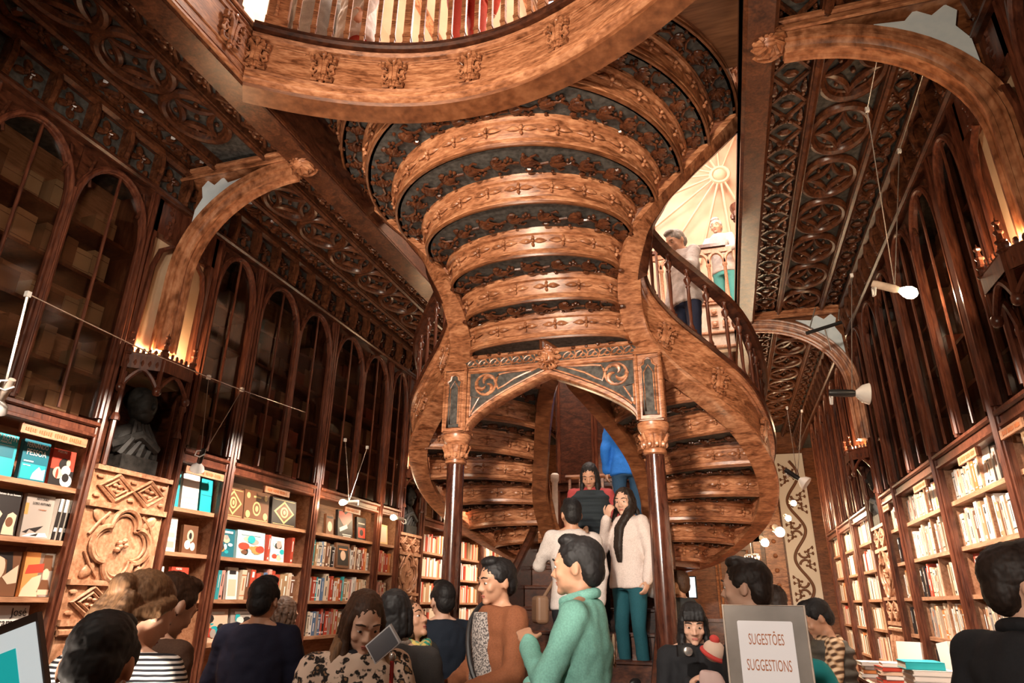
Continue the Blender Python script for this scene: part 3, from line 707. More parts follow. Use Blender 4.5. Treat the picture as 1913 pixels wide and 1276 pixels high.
for s in (-1, 1):
    fr = pframes(PATH, s, 240)
    for i in (126, 146, 166, 186):
        o, N, U = fr[i]; o2 = fr[i+3][0]; d = (o2-o); X = Vector((-N.y, N.x, 0)); sk = d.z/max(1e-6, d.dot(X)) if abs(d.dot(X)) > 1e-4 else 0
        put_cart(ST, o+N*.125+Vector((0, 0, .23)), N, .78, 1.15, max(-1.2, min(1.2, sk)))
# landing, first flight and its parapets
m = MB(); m.prism([(-.62, 7.2-5), (-.95, 8.0-5), (-.55, 8.25-5), (.55, 8.25-5), (.95, 8.0-5), (.62, 7.2-5)], (0, 0, 1.93), (1, 0, 0), (0, 1, 0), (0, 0, 1), .16)
m.build('landing', M_OAKD, ST)
m = MB()
for i in range(11):
    z = .19*(i+1); y = 4.45+.265*i; m.span((-.66, y-5, 0 if i < 3 else z-.6), (.66, y+.27-5, z)); m.tube([(-.66, y-5, z-.015), (.66, y-5, z-.015)], .018, 6)
m.build('entry_flight', M_MAH, ST)
for s in (-1, 1):
    m = MB(); pts = [(4.95, .0), (4.95, .92), (7.3, 2.42), (7.3, 1.2), (5.6, 0)]
    m.prism([(y-5, z) for y, z in pts], (s*.70-.035, 0, 0), (0, 1, 0), (0, 0, 1), (1, 0, 0), .07)
    m.tube([(s*.70, 4.93-5, .93), (s*.70, 7.3-5, 2.43)], .058, 8, sx=.75); m.build('parapet', M_MAH, ST)
    m = MB(); m.lathe([(.05, 0), (.05, .05), (.034, .08), (.034, .75), (.05, .78), (.05, .84), (.03, .86)], L(s*.56, 7.45, 2.09), 10); m.build('newel_post', M_STONE, ST)
m = MB(); m.tube([L(-.5, 7.75, 2.95), L(.5, 7.75, 2.95)], .03, 8)
for k in range(8): m.box(L(-.45+.13*k, 7.75, 2.5), (.03, .03, .86))
m.build('landing_rail', M_OAKD, ST)
# ---- the arch on two columns
YA = 5.0
for s in (-1, 1):
    c = L(s*.80, YA, 0)
    m = MB(); m.lathe([(.12, 0), (.12, .10), (.10, .12), (.105, .16), (.085, .20), (.078, .26), (.076, 1.2), (.070, 2.60)], c, 24); col = m.build('column', M_COLUMN, ST)
    m = MB(); m.lathe([(.072, 2.59), (.088, 2.60), (.088, 2.625), (.074, 2.64), (.078, 2.69), (.098, 2.74), (.092, 2.755), (.102, 2.77), (.118, 2.80), (.118, 2.83), (.10, 2.84)], c, 20)
    for k in range(10):
        a = 2*PI*k/10; m.ell(c+Vector((.086*math.cos(a), .086*math.sin(a), 2.665)), (.018, .018, .026), None, 6, 5); a += .3
        m.tube([c+Vector((.074*math.cos(a), .074*math.sin(a), 2.64)), c+Vector((.092*math.cos(a), .092*math.sin(a), 2.70)), c+Vector((.115*math.cos(a), .115*math.sin(a), 2.745)), c+Vector((.112*math.cos(a), .112*math.sin(a), 2.725))], [.010, .012, .010, .007], 5)
    m.build('capital', M_OAK, col)
    m = MB(); m.span((c.x-.09, c.y-.09, 2.84), (c.x+.09, c.y+.09, 3.37)); m.box((c.x, c.y, 3.40), (.22, .22, .06), taper=.8)
    bl = m.build('impost_block', M_OAK, ST, flat=True)
    for N, X in (((0, -1, 0), (1, 0, 0)), ((1, 0, 0), (0, 1, 0)), ((-1, 0, 0), (0, -1, 0))):
        N = Vector(N); X = Vector(X); F = c+N*.091
        g = MB(); g.prism([(-.055, 2.88), (.055, 2.88), (.055, 3.28), (.03, 3.31), (0, 3.33), (-.03, 3.31), (-.055, 3.28)], F, X, (0, 0, 1), N, .003); g.build('inset_ground', M_GROUND, bl, flat=True)
        t = MB(); t.tube([F+N*.004+X*a+Vector((0, 0, z)) for a, z in ((-.055, 2.88), (.055, 2.88), (.055, 3.24), (.062, 3.27), (.035, 3.29), (.03, 3.32), (0, 3.335), (-.03, 3.32), (-.035, 3.29), (-.062, 3.27), (-.055, 3.24))], .010, 5, True)
        t.tube([F+N*.004+X*a+Vector((0, 0, z)) for a, z in ((-.036, 2.91), (.036, 2.91), (.036, 3.22), (0, 3.28), (-.036, 3.22))], .006, 5, True)
        t.tube([F+N*.0+X*a+Vector((0, 0, z)) for a, z in ((-.088, 2.85), (.088, 2.85), (.088, 3.37), (-.088, 3.37))], .012, 5, True); t.build('raised_moulding', M_OAK, bl)
def za(u): q = min(1, abs(u)/.71); return 2.85+.45*(.75*(1-q)**.5+.25*(1-q))
us = [-.71+1.42*k/56 for k in range(57)]
m = MB(); lo = [L(u, YA-.04, za(u)) for u in us]; hi = [L(u, YA-.04, 3.38) for u in us]; B_ = Vector((0, .08, 0))
m.loft([lo, hi]); m.loft([[v+B_ for v in lo], [v+B_ for v in hi]]); m.loft([lo, [v+B_ for v in lo]]); arch = m.build('entry_arch', M_GROUND, ST, flat=True)
m = MB()
m.sweep([(L(u, YA, za(u)), Vector((0, 1, 0)), Vector((0, 0, 1))) for u in us], [(-.075, -.012), (-.055, -.022), (.055, -.022), (.075, -.012), (.075, .02), (.05, .03), (-.05, .03), (-.075, .02)])
yf = YA-.045
m.tube([L(u, yf-.005, za(u)+.042) for u in us[2:-2]], .009, 5)
m.tube([L(-.70, yf, 3.365), L(.70, yf, 3.365)], .016, 6)
for s in (-1, 1):
    m.tube([L(s*.695, yf, 2.86), L(s*.695, yf, 3.36)], .014, 6)
    cx, cz, R = s*.545, 3.245, .088
    m.tube([L(cx+R*math.cos(2*PI*k/24), yf, cz+R*math.sin(2*PI*k/24)) for k in range(24)], .010, 6, True)
    for q in range(3):
        a0 = 2*PI*q/3+.4; pts = []
        for k in range(9): t = k/8; a = a0+t*2.3*s; r = R*.95*math.sin(PI*(.08+.92*t)*.62); pts.append(L(cx+r*math.cos(a), yf, cz+r*math.sin(a)))
        m.tube(pts, [.006+.012*math.sin(PI*min(1, k/7)) for k in range(9)], 6); e = pts[6]; m.ell(e, (.018, .01, .018), None, 6, 5)
    tear = [(.43, 3.325), (.36, 3.335), (.22, 3.34), (.10, 3.345), (.20, 3.315), (.30, 3.275), (.38, 3.225), (.435, 3.20), (.455, 3.255), (.445, 3.30)]
    m.tube([L(s*u, yf, z) for u, z in tear], .009, 5, True)
    m.tube([L(s*u, yf, z) for u, z in ((.675, 3.15), (.60, 3.135), (.655, 3.04), (.678, 2.98))], .008, 5, True)
m.build('arch_moulding', M_OAK, arch)
m = MB(); m.span(L(-.80, YA-.05, 3.38), L(.80, YA+.05, 3.49)); fz = m.build('frieze', M_GROUND, ST, flat=True)
m = MB(); m.tube([L(-.81, YA-.055, 3.49), L(.81, YA-.055, 3.49)], .020, 6); m.tube([L(-.81, YA-.052, 3.385), L(.81, YA-.052, 3.385)], .013, 6)
for s in (-1, 1):
    for k in range(6):
        cx = s*(.17+.098*k); cz = 3.436
        m.tube([L(cx+.034*math.cos(2*PI*q/12)-.014, YA-.055, cz+.024*math.sin(2*PI*q/12)+.016*math.cos(2*PI*q/12)) for q in range(12)], .0065, 5, True)
        m.tube([L(cx+.02+.022*math.cos(2*PI*q/10), YA-.055, cz-.012+.018*math.sin(2*PI*q/10)) for q in range(10)], .006, 5, True)
        m.tube([L(cx+.045, YA-.052, cz+.04), L(cx+.062, YA-.052, cz), L(cx+.045, YA-.052, cz-.04)], .006, 5)
m.build('frieze_carving', M_OAK, fz)
m = MB(); c = L(0, YA-.075, 3.425)
m.ell(c, (.065, .045, .07), None, 14, 10); m.ell(c+Vector((0, -.045, -.01)), (.014, .022, .030), None, 8, 6)
for s in (-1, 1):
    m.ell(c+Vector((s*.028, -.036, .026)), (.026, .016, .010), Matrix.Rotation(-s*.3, 3, 'Y'), 8, 5); m.ell(c+Vector((s*.028, -.036, .008)), (.013, .012, .008), None, 8, 5)
    m.ell(c+Vector((s*.04, -.03, -.025)), (.02, .016, .022), None, 8, 5)
    for x, z, r in ((.07, .045, .026), (.085, .0, .028), (.07, -.04, .024), (.035, .075, .024), (.05, -.075, .026), (.022, -.095, .02)): m.ell(c+Vector((s*x, .01, z)), (r, .018, r*.85), None, 8, 5); m.tube([c+Vector((s*x*.6, -.02, z*.7)), c+Vector((s*x*1.2, -.005, z*1.15))], .007, 4)
m.ell(c+Vector((0, -.02, .08)), (.02, .018, .03), None, 8, 5); m.ell(c+Vector((0, -.034, -.048)), (.03, .014, .01), None, 8, 5)
m.build('carved_mask', M_OAK, ST)

# ================================================================== curved balcony front of the upper landing
BA = thing('curved_balcony', 'curved oak balcony front with carved cartouches and a row of thin balusters', 'balcony', (X0, 3.0, 4.5))
def LB(u, y, z): return Vector((u, y-3.0, z-4.5))
UB = [-1.30+2.95*k/60 for k in range(61)]
bp = [Vector((u, yfront(u))) for u in UB]; fr = []
for i, p in enumerate(bp):
    a = bp[max(i-1, 0)]; c_ = bp[min(i+1, 60)]; T = (c_-a).normalized(); fr.append((LB(p.x, p.y, 4.5), Vector((T.y, -T.x, 0)), Vector((0, 0, 1))))
m = MB(); m.sweep(fr, [(-.15, 0), (.0, 0), (.025, .015), (.03, .05), (.012, .06), (.02, .085), (.0, .10), (-.02, .105), (-.02, .355), (.0, .36), (.012, .385), (.0, .40), (-.15, .40)]); m.build('fascia', M_OAK, BA)
m = MB(); m.sweep(fr, [(-.17, -.03), (-.02, -.022), (-.012, -.002), (-.17, -.002)]); m.build('underside', M_OAKD, BA)  # darker sheet below the fascia, its shade put into the wood colour
m = MB(); m.sweep(fr, [(-.12, .40), (.035, .40), (.045, .42), (.03, .44), (.035, .455), (-.12, .455)]); m.build('base_rail', M_MAH, BA)
def fpt(u, out, z):
    y = yfront(u); T = Vector((1, -.6*u)).normalized(); N = Vector((T.y, -T.x)); return LB(u+N.x*out, y+N.y*out, z), N
CU_ = [-1.27, -.93, -.52, -.03, .57, 1.12]
for u in CU_:
    p, N = fpt(u, -.018, 4.73); put_cart(BA, p, N, .82, 1.15)
for a, c_ in zip(CU_, CU_[1:]):
    m = MB(); a += .085; c_ -= .085; n = 10
    for k in (0, .016):
        m.tube([fpt(a+k+(c_-a-2*k)*q/n, -.012, 4.83-k)[0] for q in range(n+1)], .006, 5)
    m.build('panel_moulding', M_OAK, BA)
BB = None
for k in range(30):
    u = -1.20+.092*k
    if k == 0: continue
    p, N = fpt(u, -.045, 4.955); wide = k in (8, 18, 27)
    if BB is None or wide:
        m = MB(); w = .05 if wide else .030; m.box((0, 0, .03), (w+.022, w+.022, .06), taper=.8); m.box((0, 0, .45), (w, w, .80)); m.box((0, 0, .12), (w+.008, w+.008, .02)); o = m.build('baluster', M_OAK, BA, flat=True)
        if not wide: BB = o
    else: o = link('baluster', BB.data, BA)
    o.location = p; o.rotation_euler = (0, 0, math.atan2(N.y, N.x))
p, N = fpt(-1.20, -.05, 4.955); m = MB(); m.box(p+Vector((0, 0, .45)), (.12, .12, .9), rotz(math.atan2(N.y, N.x))); m.box(p+Vector((0, 0, .04)), (.14, .14, .08), rotz(math.atan2(N.y, N.x)))
for dx in (-.03, .03): m.tube([p+Vector((dx, -.06, .1)), p+Vector((dx, -.06, .85))], .012, 5)
m.build('newel_post', M_OAK, BA, flat=True)
m = MB(); m.sweep([(f[0]+f[1]*-.045, f[1], f[2]) for f in fr], [(-.05, 1.30), (.05, 1.30), (.06, 1.34), (.0, 1.38), (-.06, 1.34)]); m.build('handrail', M_MAH, BA)
m = MB(); rows = []
for u in UB: rows.append([LB(u, yback(u)-.02, 4.945), LB(u, 3.75, 4.945)])
m.loft(rows); m.loft([[v+Vector((0, 0, .03)) for v in r_] for r_ in rows]); m.build('landing_floor', M_FLOOR, BA, flat=True)
# balustrade on the edge of the gallery beside it
GBt = thing('gallery_balustrade', 'oak balustrade along the gallery edge running towards the curved balcony corner', 'balustrade', (-2.62, 1.5, ZS+.30))
m = MB(); m.span((-.06, -2.5, 0), (.06, 1.02, .05)); m.span((-.05, -2.5, .86), (.05, 1.02, .94)); m.build('rail', M_MAH, GBt, flat=True)
bm0 = None
for k in range(20):
    if bm0 is None: m = MB(); m.box((0, 0, .45), (.035, .035, .84)); m.box((0, 0, .08), (.055, .055, .07)); bm0 = m.build('baluster', M_OAKD, GBt, flat=True); o = bm0
    else: o = link('baluster', bm0.data, GBt)
    o.location = (0, .95-.12*k, 0)
m = MB(); m.span((.052, -3.9, -.43), (.075, 1.04, -.03))
for z in (-.43, -.40, -.33, -.09, -.04, .0): m.tube([(.078, -3.9, z), (.078, 1.05, z)], .016 if z in (-.43, .0) else .009, 6)
m.build('fascia_board', M_OAK, GBt)
put_cart(GBt, Vector((.085, .30, -.22)), Vector((1, 0, 0)), .82, 1.2)
put_cart(GBt, Vector((.085, .86, -.22)), Vector((1, 0, 0)), .82, 1.2)

# ================================================================== rear gallery seen through the gap, and the upper hall
YR = 8.55
rg = struct(MB().span((-2.57, YR, ZS+.05), (.42, YR+1.6, ZS+.27)).build('ceiling_rear', M_COFF, flat=True))
RGa = thing('gothic_balustrade', 'pale panelled gallery front with gothic arches seen through the gap beside the stair', 'balustrade', (-1.0, YR, 4.92))
zk = 5.15
m = MB(); m.span((.2, -.06, -.26), (1.42, .05, .42)); m.build('fascia', M_STONE, RGa, flat=True)
m = MB()
for z in (-.22, -.02, .40, .44): m.tube([(.2, -.075, z), (1.42, -.075, z)], .022, 6)
m.build('moulding', M_PANEL, RGa)
m = MB()
for x in [.40+.42*k for k in range(3)]:
    for dx in (-.07, .07):
        for dz in (.10, .27): b2 = MB(); b2.box((x+dx, -.07, dz), (.09, .03, .09)); b2.ell((x+dx, -.09, dz), (.035, .02, .035), None, 6, 4); b2.build('carved_block', M_PANEL, RGa, flat=True)
m = MB(); m.span((.2, -.05, 1.28), (1.42, .05, 1.33)); m.build('rail', M_CASE, RGa, flat=True)
am = None
for k in range(6):
    x = .31+.215*k
    if am is None:
        m = MB(); m.lathe([(.035, .42), (.035, .50), (.022, .53), (.022, .98), (.034, 1.0), (.034, 1.03)], (0, 0, 0), 8)
        pts = [(-.0, 1.03)]
        m.tube([(.107-.107*math.cos(q*PI/2), 0, 1.03+.17*math.sin(q*PI/2)**.9) for q in [k2/6 for k2 in range(7)]], .026, 6)
        m.tube([(-.107+.107*math.cos(q*PI/2), 0, 1.03+.17*math.sin(q*PI/2)**.9) for q in [k2/6 for k2 in range(7)]], .026, 6)
        m.span((-.107, -.02, 1.20), (.107, .02, 1.27)); am = m.build('gothic_arcade', M_PANEL, RGa); o = am
    else: o = link('gothic_arcade', am.data, RGa)
    o.location = (x, 0, 0)
# fan vault wall of the upper hall
YV = 10.4
wv = struct(MB().span((-4.1, YV, 4.9), (1.92, YV+.1, 9.5)).build('wall_rear', M_PEACH, flat=True))
fc = at_y(1345, 345, YV)
m = MB()
for k in range(12):
    a = PI*.38+PI*1.25*k/11; d = Vector((math.cos(a), 0, math.sin(a)))
    m.tube([fc+d*.15+Vector((0, -.30, 0)), fc+d*.7+Vector((0, -.20, 0)), fc+d*1.6+Vector((0, -.05, 0))], [.018, .024, .030], 6)
m.tube([fc+Vector((.15*math.cos(t), -.3, .15*math.sin(t))) for t in [2*PI*k/14 for k in range(14)]], .035, 6, True)
m.ell(fc+Vector((0, -.28, 0)), (.12, .1, .12), None, 10, 8)
struct(m.build('trim_4', M_PEACH))
cp = at_y(1372, 330, 9.3)
t = thing('upper_column', 'slender pale column with leafy capital in the bright upper hall', 'column', (cp.x+.02, 9.3, 4.9))
m = MB(); m.lathe([(.09, 0), (.09, .1), (.07, .14), (.065, 1.9)], (0, 0, 0), 14); m.build('shaft', M_PEACH, t)
m = MB(); m.lathe([(.07, 1.88), (.10, 1.93), (.075, 1.98), (.11, 2.2), (.15, 2.32), (.15, 2.38)], (0, 0, 0), 12)
for k in range(8): m.ell((.12*math.cos(k*PI/4), .12*math.sin(k*PI/4), 2.2), (.04, .04, .06), None, 6, 4)
m.build('capital', M_CASE, t)

t = thing('dark_backing', 'dark panelled backing added behind the stair landing to darken the arch', 'screen', (X0, 8.45, 0))  # dark backing added so the space behind the arch looks dark
m = MB(); m.span((-.78, 0, 0), (.78, .08, 4.66)); m.build('backing_board', M_MAH, t, flat=True)
m = MB()
for x0 in (-.74, -.24, .26):
    for z0, z1 in ((.1, 1.9), (2.15, 2.9), (3.0, 4.5)): m.tube([(x0, -.01, z0), (x0+.46, -.01, z0), (x0+.46, -.01, z1), (x0, -.01, z1)], .022, 5, True)
m.build('panel_moulding', M_CASE, t)

t = thing('dark_gap_boards', 'dark boards added to darken the gap behind the far side of the staircase', 'panelling', (-1.7, YR-.08, 4.66))  # dark boards added to cover the bright gap beside the stair
m = MB(); m.span((-.90, -.06, 0), (.9, .05, 2.4)); m.build('boards', M_MAH, t, flat=True)
m = MB()
for k in range(5): m.tube([(-.85+.42*k, -.07, .1), (-.50+.42*k, -.07, .1), (-.50+.42*k, -.07, 2.3), (-.85+.42*k, -.07, 2.3)], .02, 5, True)
m.build('panel_moulding', M_CASE, t)
# ================================================================== books
M_INK = plain('dark_ink', (.03, .022, .02), .6)
M_GOLD = plain('gilt_print', (.62, .42, .18), .4)
M_WINK = plain('white_ink', (.80, .77, .72), .6)
def book_mesh(variant):
    # unit book: x depth (0 = spine, -1 = fore edge), y thickness, z height
    m = MB(); m.span((-1, -.5, 0), (0, -.40, 1)); m.span((-1, .40, 0), (0, .5, 1)); m.span((-.06, -.40, 0), (0, .40, 1)); m.span((-.97, -.40, .015), (-.06, .40, .985), 1)
    if variant == 0: m.span((.0, -.10, .45), (.006, .10, .86), 2); m.span((0, -.25, .06), (.006, .25, .14), 2)
    if variant == 1: m.span((.0, -.5, .80), (.006, .5, .84), 2); m.span((0, -.10, .3), (.006, .10, .72), 2); m.span((0, -.5, .12), (.006, .5, .15), 2)
    if variant == 2: m.span((.0, -.22, .74), (.006, .22, .93), 2); m.span((0, -.12, .18), (.006, .12, .52), 2)
    if variant == 3: m.span((.0, -.07, .4), (.006, .07, .85), 2)
    return m
BK = []
for v in range(4):
    for ink in (M_INK, M_COPPER, M_WINK):
        o = book_mesh(v).build('paperback', [M_COVER, M_PAPER, ink], None, flat=True); BK.append((o.data, ink)); bpy.data.objects.remove(o)
PAL = {'cream': (.66, .52, .38), 'white': (.74, .68, .62), 'tan': (.42, .25, .13), 'brown': (.17, .07, .035), 'red': (.45, .06, .03), 'orange': (.58, .20, .06),
       'black': (.022, .018, .018), 'grey': (.33, .28, .25), 'teal': (.04, .34, .38), 'pink': (.62, .30, .24), 'blue': (.10, .17, .30)}
N_IND = {'n': 0}
def put_book(name, X, s, y, z, t, h, w, col, label, cat, group, lean=0.):
    dark = col in ('brown', 'red', 'black', 'teal', 'blue', 'tan', 'orange')
    me = rng.choice([b for b, i in BK if (i is M_WINK) == dark or (i is M_COPPER and not dark)])
    o = link(name, me); o.location = (X, y, z); o.scale = (w, t, h); o.rotation_euler = (lean*s, 0, 0 if s > 0 else PI)
    c = PAL[col]; k = rng.uniform(.85, 1.12); o.color = (c[0]*k, c[1]*k, c[2]*k, 1)
    return tag(o, label, cat, group)
def fill(name, X, s, y0, y1, z, where, weights, hmin=.19, hmax=.245, tmin=.026, tmax=.055, setback=.05, wmin=.13, kind='paperback spine', gap=0.0):
    y = y0+.03; cols = list(weights); ws = [weights[c] for c in cols]
    while y < y1-.05:
        t = rng.uniform(tmin, tmax)
        if y+t > y1-.02: break
        if rng.random() < gap: y += rng.uniform(.03, .12); continue
        col = rng.choices(cols, ws)[0]; h = rng.uniform(hmin, hmax); lab = f'{col} {kind} {where}'
        put_book(name, X-(setback+rng.uniform(0, .02))*s, s, y+t/2, z+.001, t*.97, h, rng.uniform(wmin, wmin+.03), col, lab, 'book', lab)
        y += t
def stuff_rows(name, label, rows, X, s, weights):
    cols = list(weights); m = MB(); mats = [plain('spine_'+c, PAL[c], .6) if 'spine_'+c not in MATS else MATS['spine_'+c] for c in cols]+[M_PAPER]
    for y0, y1, z in rows:
        y = y0
        while y < y1-.03:
            t = rng.uniform(.025, .05); h = rng.uniform(.18, .24)
            if rng.random() < .06: y += rng.uniform(.03, .1)
            m.span((X-.05*s, y, z), (X-.20*s, y+t*.95, z+h), rng.choices(range(len(cols)), [weights[c] for c in cols])[0]); y += t
    return tag(m.build(name, mats, None, flat=True), label, 'books', None, 'stuff')
RW = {'cream': 6, 'white': 5, 'tan': 2, 'brown': 1.2, 'red': .7, 'orange': 1, 'black': .6, 'grey': 1, 'pink': 1}
RN = ['lowest', 'fifth-lowest', 'fourth shelf', 'third shelf', 'second shelf', 'top shelf']
for (a, c, dv, nm) in ((3.70, 4.22, None, 'slim case beside the large arch pillar'), (4.22, 5.47, 4.80, 'wide case under the glowing lamp'),
                       (5.47, 6.79, 6.1, 'case behind the glowing lamp'), (6.79, 7.42, None, 'slim case by the pierced strip')):
    for zi in (5, 4, 3, 2):
        z = RSHZ[zi]; segs = [(a+.03, c-.03)] if dv is None else [(a+.03, dv), (dv, c-.03)]
        for p, q in segs:
            top = zi == 5
            fill('paperback', XR, -1, p, q, z, f'on the {RN[zi]} of the {nm}', RW, .17 if top else .20, .215 if top else .255, .03 if top else .034, .06, .05, gap=.05 if top else .02)
stuff_rows('distant_paperbacks', 'rows of pale spines on the far bookcases past the pierced quatrefoil strip', [(a, c, z) for a, c in ((8.12, 8.58), (8.62, 9.15), (9.27, 9.73), (9.77, 10.25), (10.36, 11.35)) for z in RSHZ[1:]]+[(p, q, RSHZ[1]) for p, q in ((3.75, 4.18), (4.27, 5.42), (5.52, 6.74), (6.84, 7.37))], XR, -1, RW)
LW = {'cream': 4, 'white': 4, 'tan': 2, 'brown': 2, 'red': 2.5, 'orange': 1.2, 'black': 1.5, 'grey': 1.5, 'teal': 1, 'pink': 1, 'blue': .8}
for zi, n in ((4, 'third open shelf from the floor-side up'), (3, 'row just above'), (2, 'row just below')): pass
LN = {4: 'second open shelf', 3: 'third open shelf', 2: 'fourth open shelf', 1: 'fifth open shelf', 5: 'top open shelf'}
for zi in (4, 3, 2):
    fill('novel', XL, 1, 5.64, 6.85, SHZ[zi], f'on the {LN[zi]} below the red heart cover', LW, .18, .245, .03, .06)
for zi in (4, 3, 2):
    fill('novel', XL, 1, 6.93, 7.38, SHZ[zi], f'on the {LN[zi]} of the slim case by the farther quatrefoil', {'red': 4, 'orange': 2, 'cream': 2, 'pink': 2}, .19, .24, .04, .06)
fill('novel', XL, 1, 4.75, 5.55, SHZ[3], 'on the third open shelf below the gilded box sets', LW, .20, .245, .04, .07)
fill('novel', XL, 1, 4.42, 4.62, SHZ[3], 'nearest the post on the third open shelf, gilded box bookcase', LW, .20, .245, .03, .05)
fill('novel', XL, 1, 5.10, 5.56, SHZ[2], 'on the fourth open shelf behind the man in the navy shirt', LW, .20, .245, .035, .06)
stuff_rows('distant_novels', 'rows of red and cream spines on the far bookcases behind the column', [(a, c, z) for a, c in ((8.12, 9.15), (9.27, 10.35), (10.47, 11.6)) for z in SHZ[1:]], XL, 1, {'cream': 4, 'red': 3, 'white': 3, 'tan': 2, 'orange': 1})

# old volumes and parcels behind the glass
OLD = []
m = MB(); m.box((-.5, 0, .5), (1, 1, 1)); m.box((-.02, 0, .2), (.05, 1.0, .02), mi=1); m.box((-.02, 0, .8), (.05, 1.0, .02), mi=1)
o = m.build('old_volume', [M_COVER, M_CASE], None, flat=True); OLDM = o.data; bpy.data.objects.remove(o)
def olds(X, s, y0, y1, z, where, dens, cols, wmin=.05, wmax=.17):
    y = y0+.05
    while y < y1-.12:
        t = rng.uniform(wmin, wmax)
        if rng.random() > dens or y+t > y1-.04: y += t*.8; continue
        o = link('old_volume', OLDM); cn = rng.choice(list(cols)); c = cols[cn]; k = rng.uniform(.7, 1.15)
        o.location = (X-rng.uniform(.10, .14)*s, y+t/2, z+.001); o.scale = (.14, t*.96, rng.uniform(.13, .23)); o.rotation_euler = (0, 0, (0 if s > 0 else PI)+rng.uniform(-.06, .06)); o.color = (c[0]*k, c[1]*k, c[2]*k, 1)
        lab = f'{cn} old volume behind glass {where}'
        tag(o, lab, 'book', lab); y += t+rng.choice((0, 0, 0, .02, .06))
TANS = {'tan': (.36, .20, .11), 'pale parchment': (.50, .33, .20), 'brown': (.20, .09, .045)}
DKS = {'dark brown': (.10, .045, .025), 'reddish': (.22, .05, .03), 'tan': (.26, .14, .08)}
UN = ['bottom', 'second', 'third', 'fourth', 'top']
for i, z in enumerate(UPZ):
    olds(XL, 1, 1.95, 3.12, z, f'on the {UN[i]} glazed shelf above the teal books', .85, TANS)
    olds(XL, 1, 3.83, 4.33, z, f'on the {UN[i]} glazed shelf beside the uplit niche', .6, DKS)
    olds(XL, 1, 4.40, 5.56, z, f'on the {UN[i]} glazed shelf above the gilded box sets', .5, DKS)
    olds(XL, 1, 5.64, 6.85, z, f'on the {UN[i]} glazed shelf above the red heart cover', .55, DKS)
    olds(XR, -1, 4.27, 5.42, z, f'on the {UN[i]} glazed shelf above the portrait book', .30, DKS)
    olds(XR, -1, 5.52, 6.74, z, f'on the {UN[i]} glazed shelf behind the glowing lamp', .30, DKS)

# face-out books, each with its own cover
M_TEAL = plain('teal_print', (.015, .36, .40), .45); M_DTEAL = plain('deep_teal_print', (.01, .14, .19), .45); M_PALE = plain('pale_sea_print', (.40, .62, .66), .5)
M_RED = plain('red_print', (.50, .055, .03), .45); M_DK = plain('dark_print', (.02, .015, .014), .5); M_FLESH = plain('warm_print', (.70, .47, .33), .55); M_BROWNP = plain('brown_print', (.16, .065, .03), .5); M_ORP = plain('orange_print', (.68, .24, .07), .5); M_WHP = plain('white_print', (.78, .72, .66), .5); M_GRP = plain('grey_print', (.36, .30, .26), .5)
def faceout(X, s, y, z, w, h, base, label, art=(), text=(), t=.028, lean=.10, setback=.07, name='face_out_book', turn=0.):
    # art: (material, polygon in unit cover coords); text: (string, cx, cz, size, material, xscale)
    o = thing(name, label, 'book', (X-setback*s, y, z+.002), (0 if s > 0 else PI)+turn)
    R0 = Matrix.Rotation(-lean, 3, 'Y')     # leans back against the shelf
    m = MB()
    m.box((-.0015, 0, h/2), (.003, w, h), None, 0); m.box((-t+.0015, 0, h/2), (.003, w, h), None, 0); m.box((-t/2, -w/2+.0015, h/2), (t, .003, h), None, 0); m.box((-t/2, .002, h/2), (t-.006, w-.008, h-.008), None, 1)
    m.v = [tuple(R0 @ Vector(v)) for v in m.v]
    cov = m.build('cover', [base, M_PAPER], o, flat=True)
    if art:
        am = MB(); mats = []
        for k, (mat, poly) in enumerate(art):
            if mat not in mats: mats.append(mat)
            p = [(-(q[0]-.5)*w*-1, q[1]*h) for q in poly]
            am.prism([(a, b) for a, b in p], R0 @ Vector((.0002+.0004*k, 0, 0)), R0 @ Vector((0, 1, 0)), R0 @ Vector((0, 0, 1)), R0 @ Vector((1, 0, 0)), .0005, mats.index(mat))
        am.build('cover_picture', mats, cov, flat=True)
    RT = R0 @ Matrix(((0, 0, 1), (1, 0, 0), (0, 1, 0)))
    for body, cx, cz, size, mat, sx in text:
        text_mesh('title_lettering', body, size, mat, cov, R0 @ Vector((.0035, (cx-.5)*w, cz*h)), RT, .0006, 'CENTER', sx)
    return o
def ellp(cx, cy, rx, ry, n=16, a0=0., a1=2*PI): return [(cx+rx*math.cos(a0+(a1-a0)*k/n), cy+ry*math.sin(a0+(a1-a0)*k/n)) for k in range(n)]
def rectp(a, b, c, d): return [(a, b), (c, b), (c, d), (a, d)]
def diam(cx, cy, rx, ry): return [(cx-rx, cy), (cx, cy-ry), (cx+rx, cy), (cx, cy+ry)]
faceout(XL, 1, 2.64, 2.165, .155, .235, M_TEAL, 'bright teal face-out book at the cut-off end of the shelf', [(M_PALE, rectp(.1, .72, .9, .74)), (M_DTEAL, rectp(.1, .45, .9, .7))], [('LIP ROTH', .5, .90, .042, M_WINK, .75), ('A MANCHA', .5, .80, .018, M_WINK, .8)])
faceout(XL, 1, 2.835, 2.165, .165, .235, M_DTEAL, 'teal face-out book with a foaming sea on its cover', [(M_TEAL, rectp(.05, .05, .95, .42)), (M_PALE, [(.45, .06), (.95, .06), (.95, .34), (.8, .30), (.7, .38), (.58, .28), (.5, .2)]), (M_WHP, [(.6, .10), (.92, .08), (.9, .22), (.75, .26), (.68, .18)]), (M_WHP, rectp(.1, .46, .45, .49)), (M_WHP, rectp(.1, .36, .36, .38))], [('FERNANDO', .5, .87, .040, M_WINK, .62), ('PESSOA', .5, .69, .050, M_WINK, .72)])
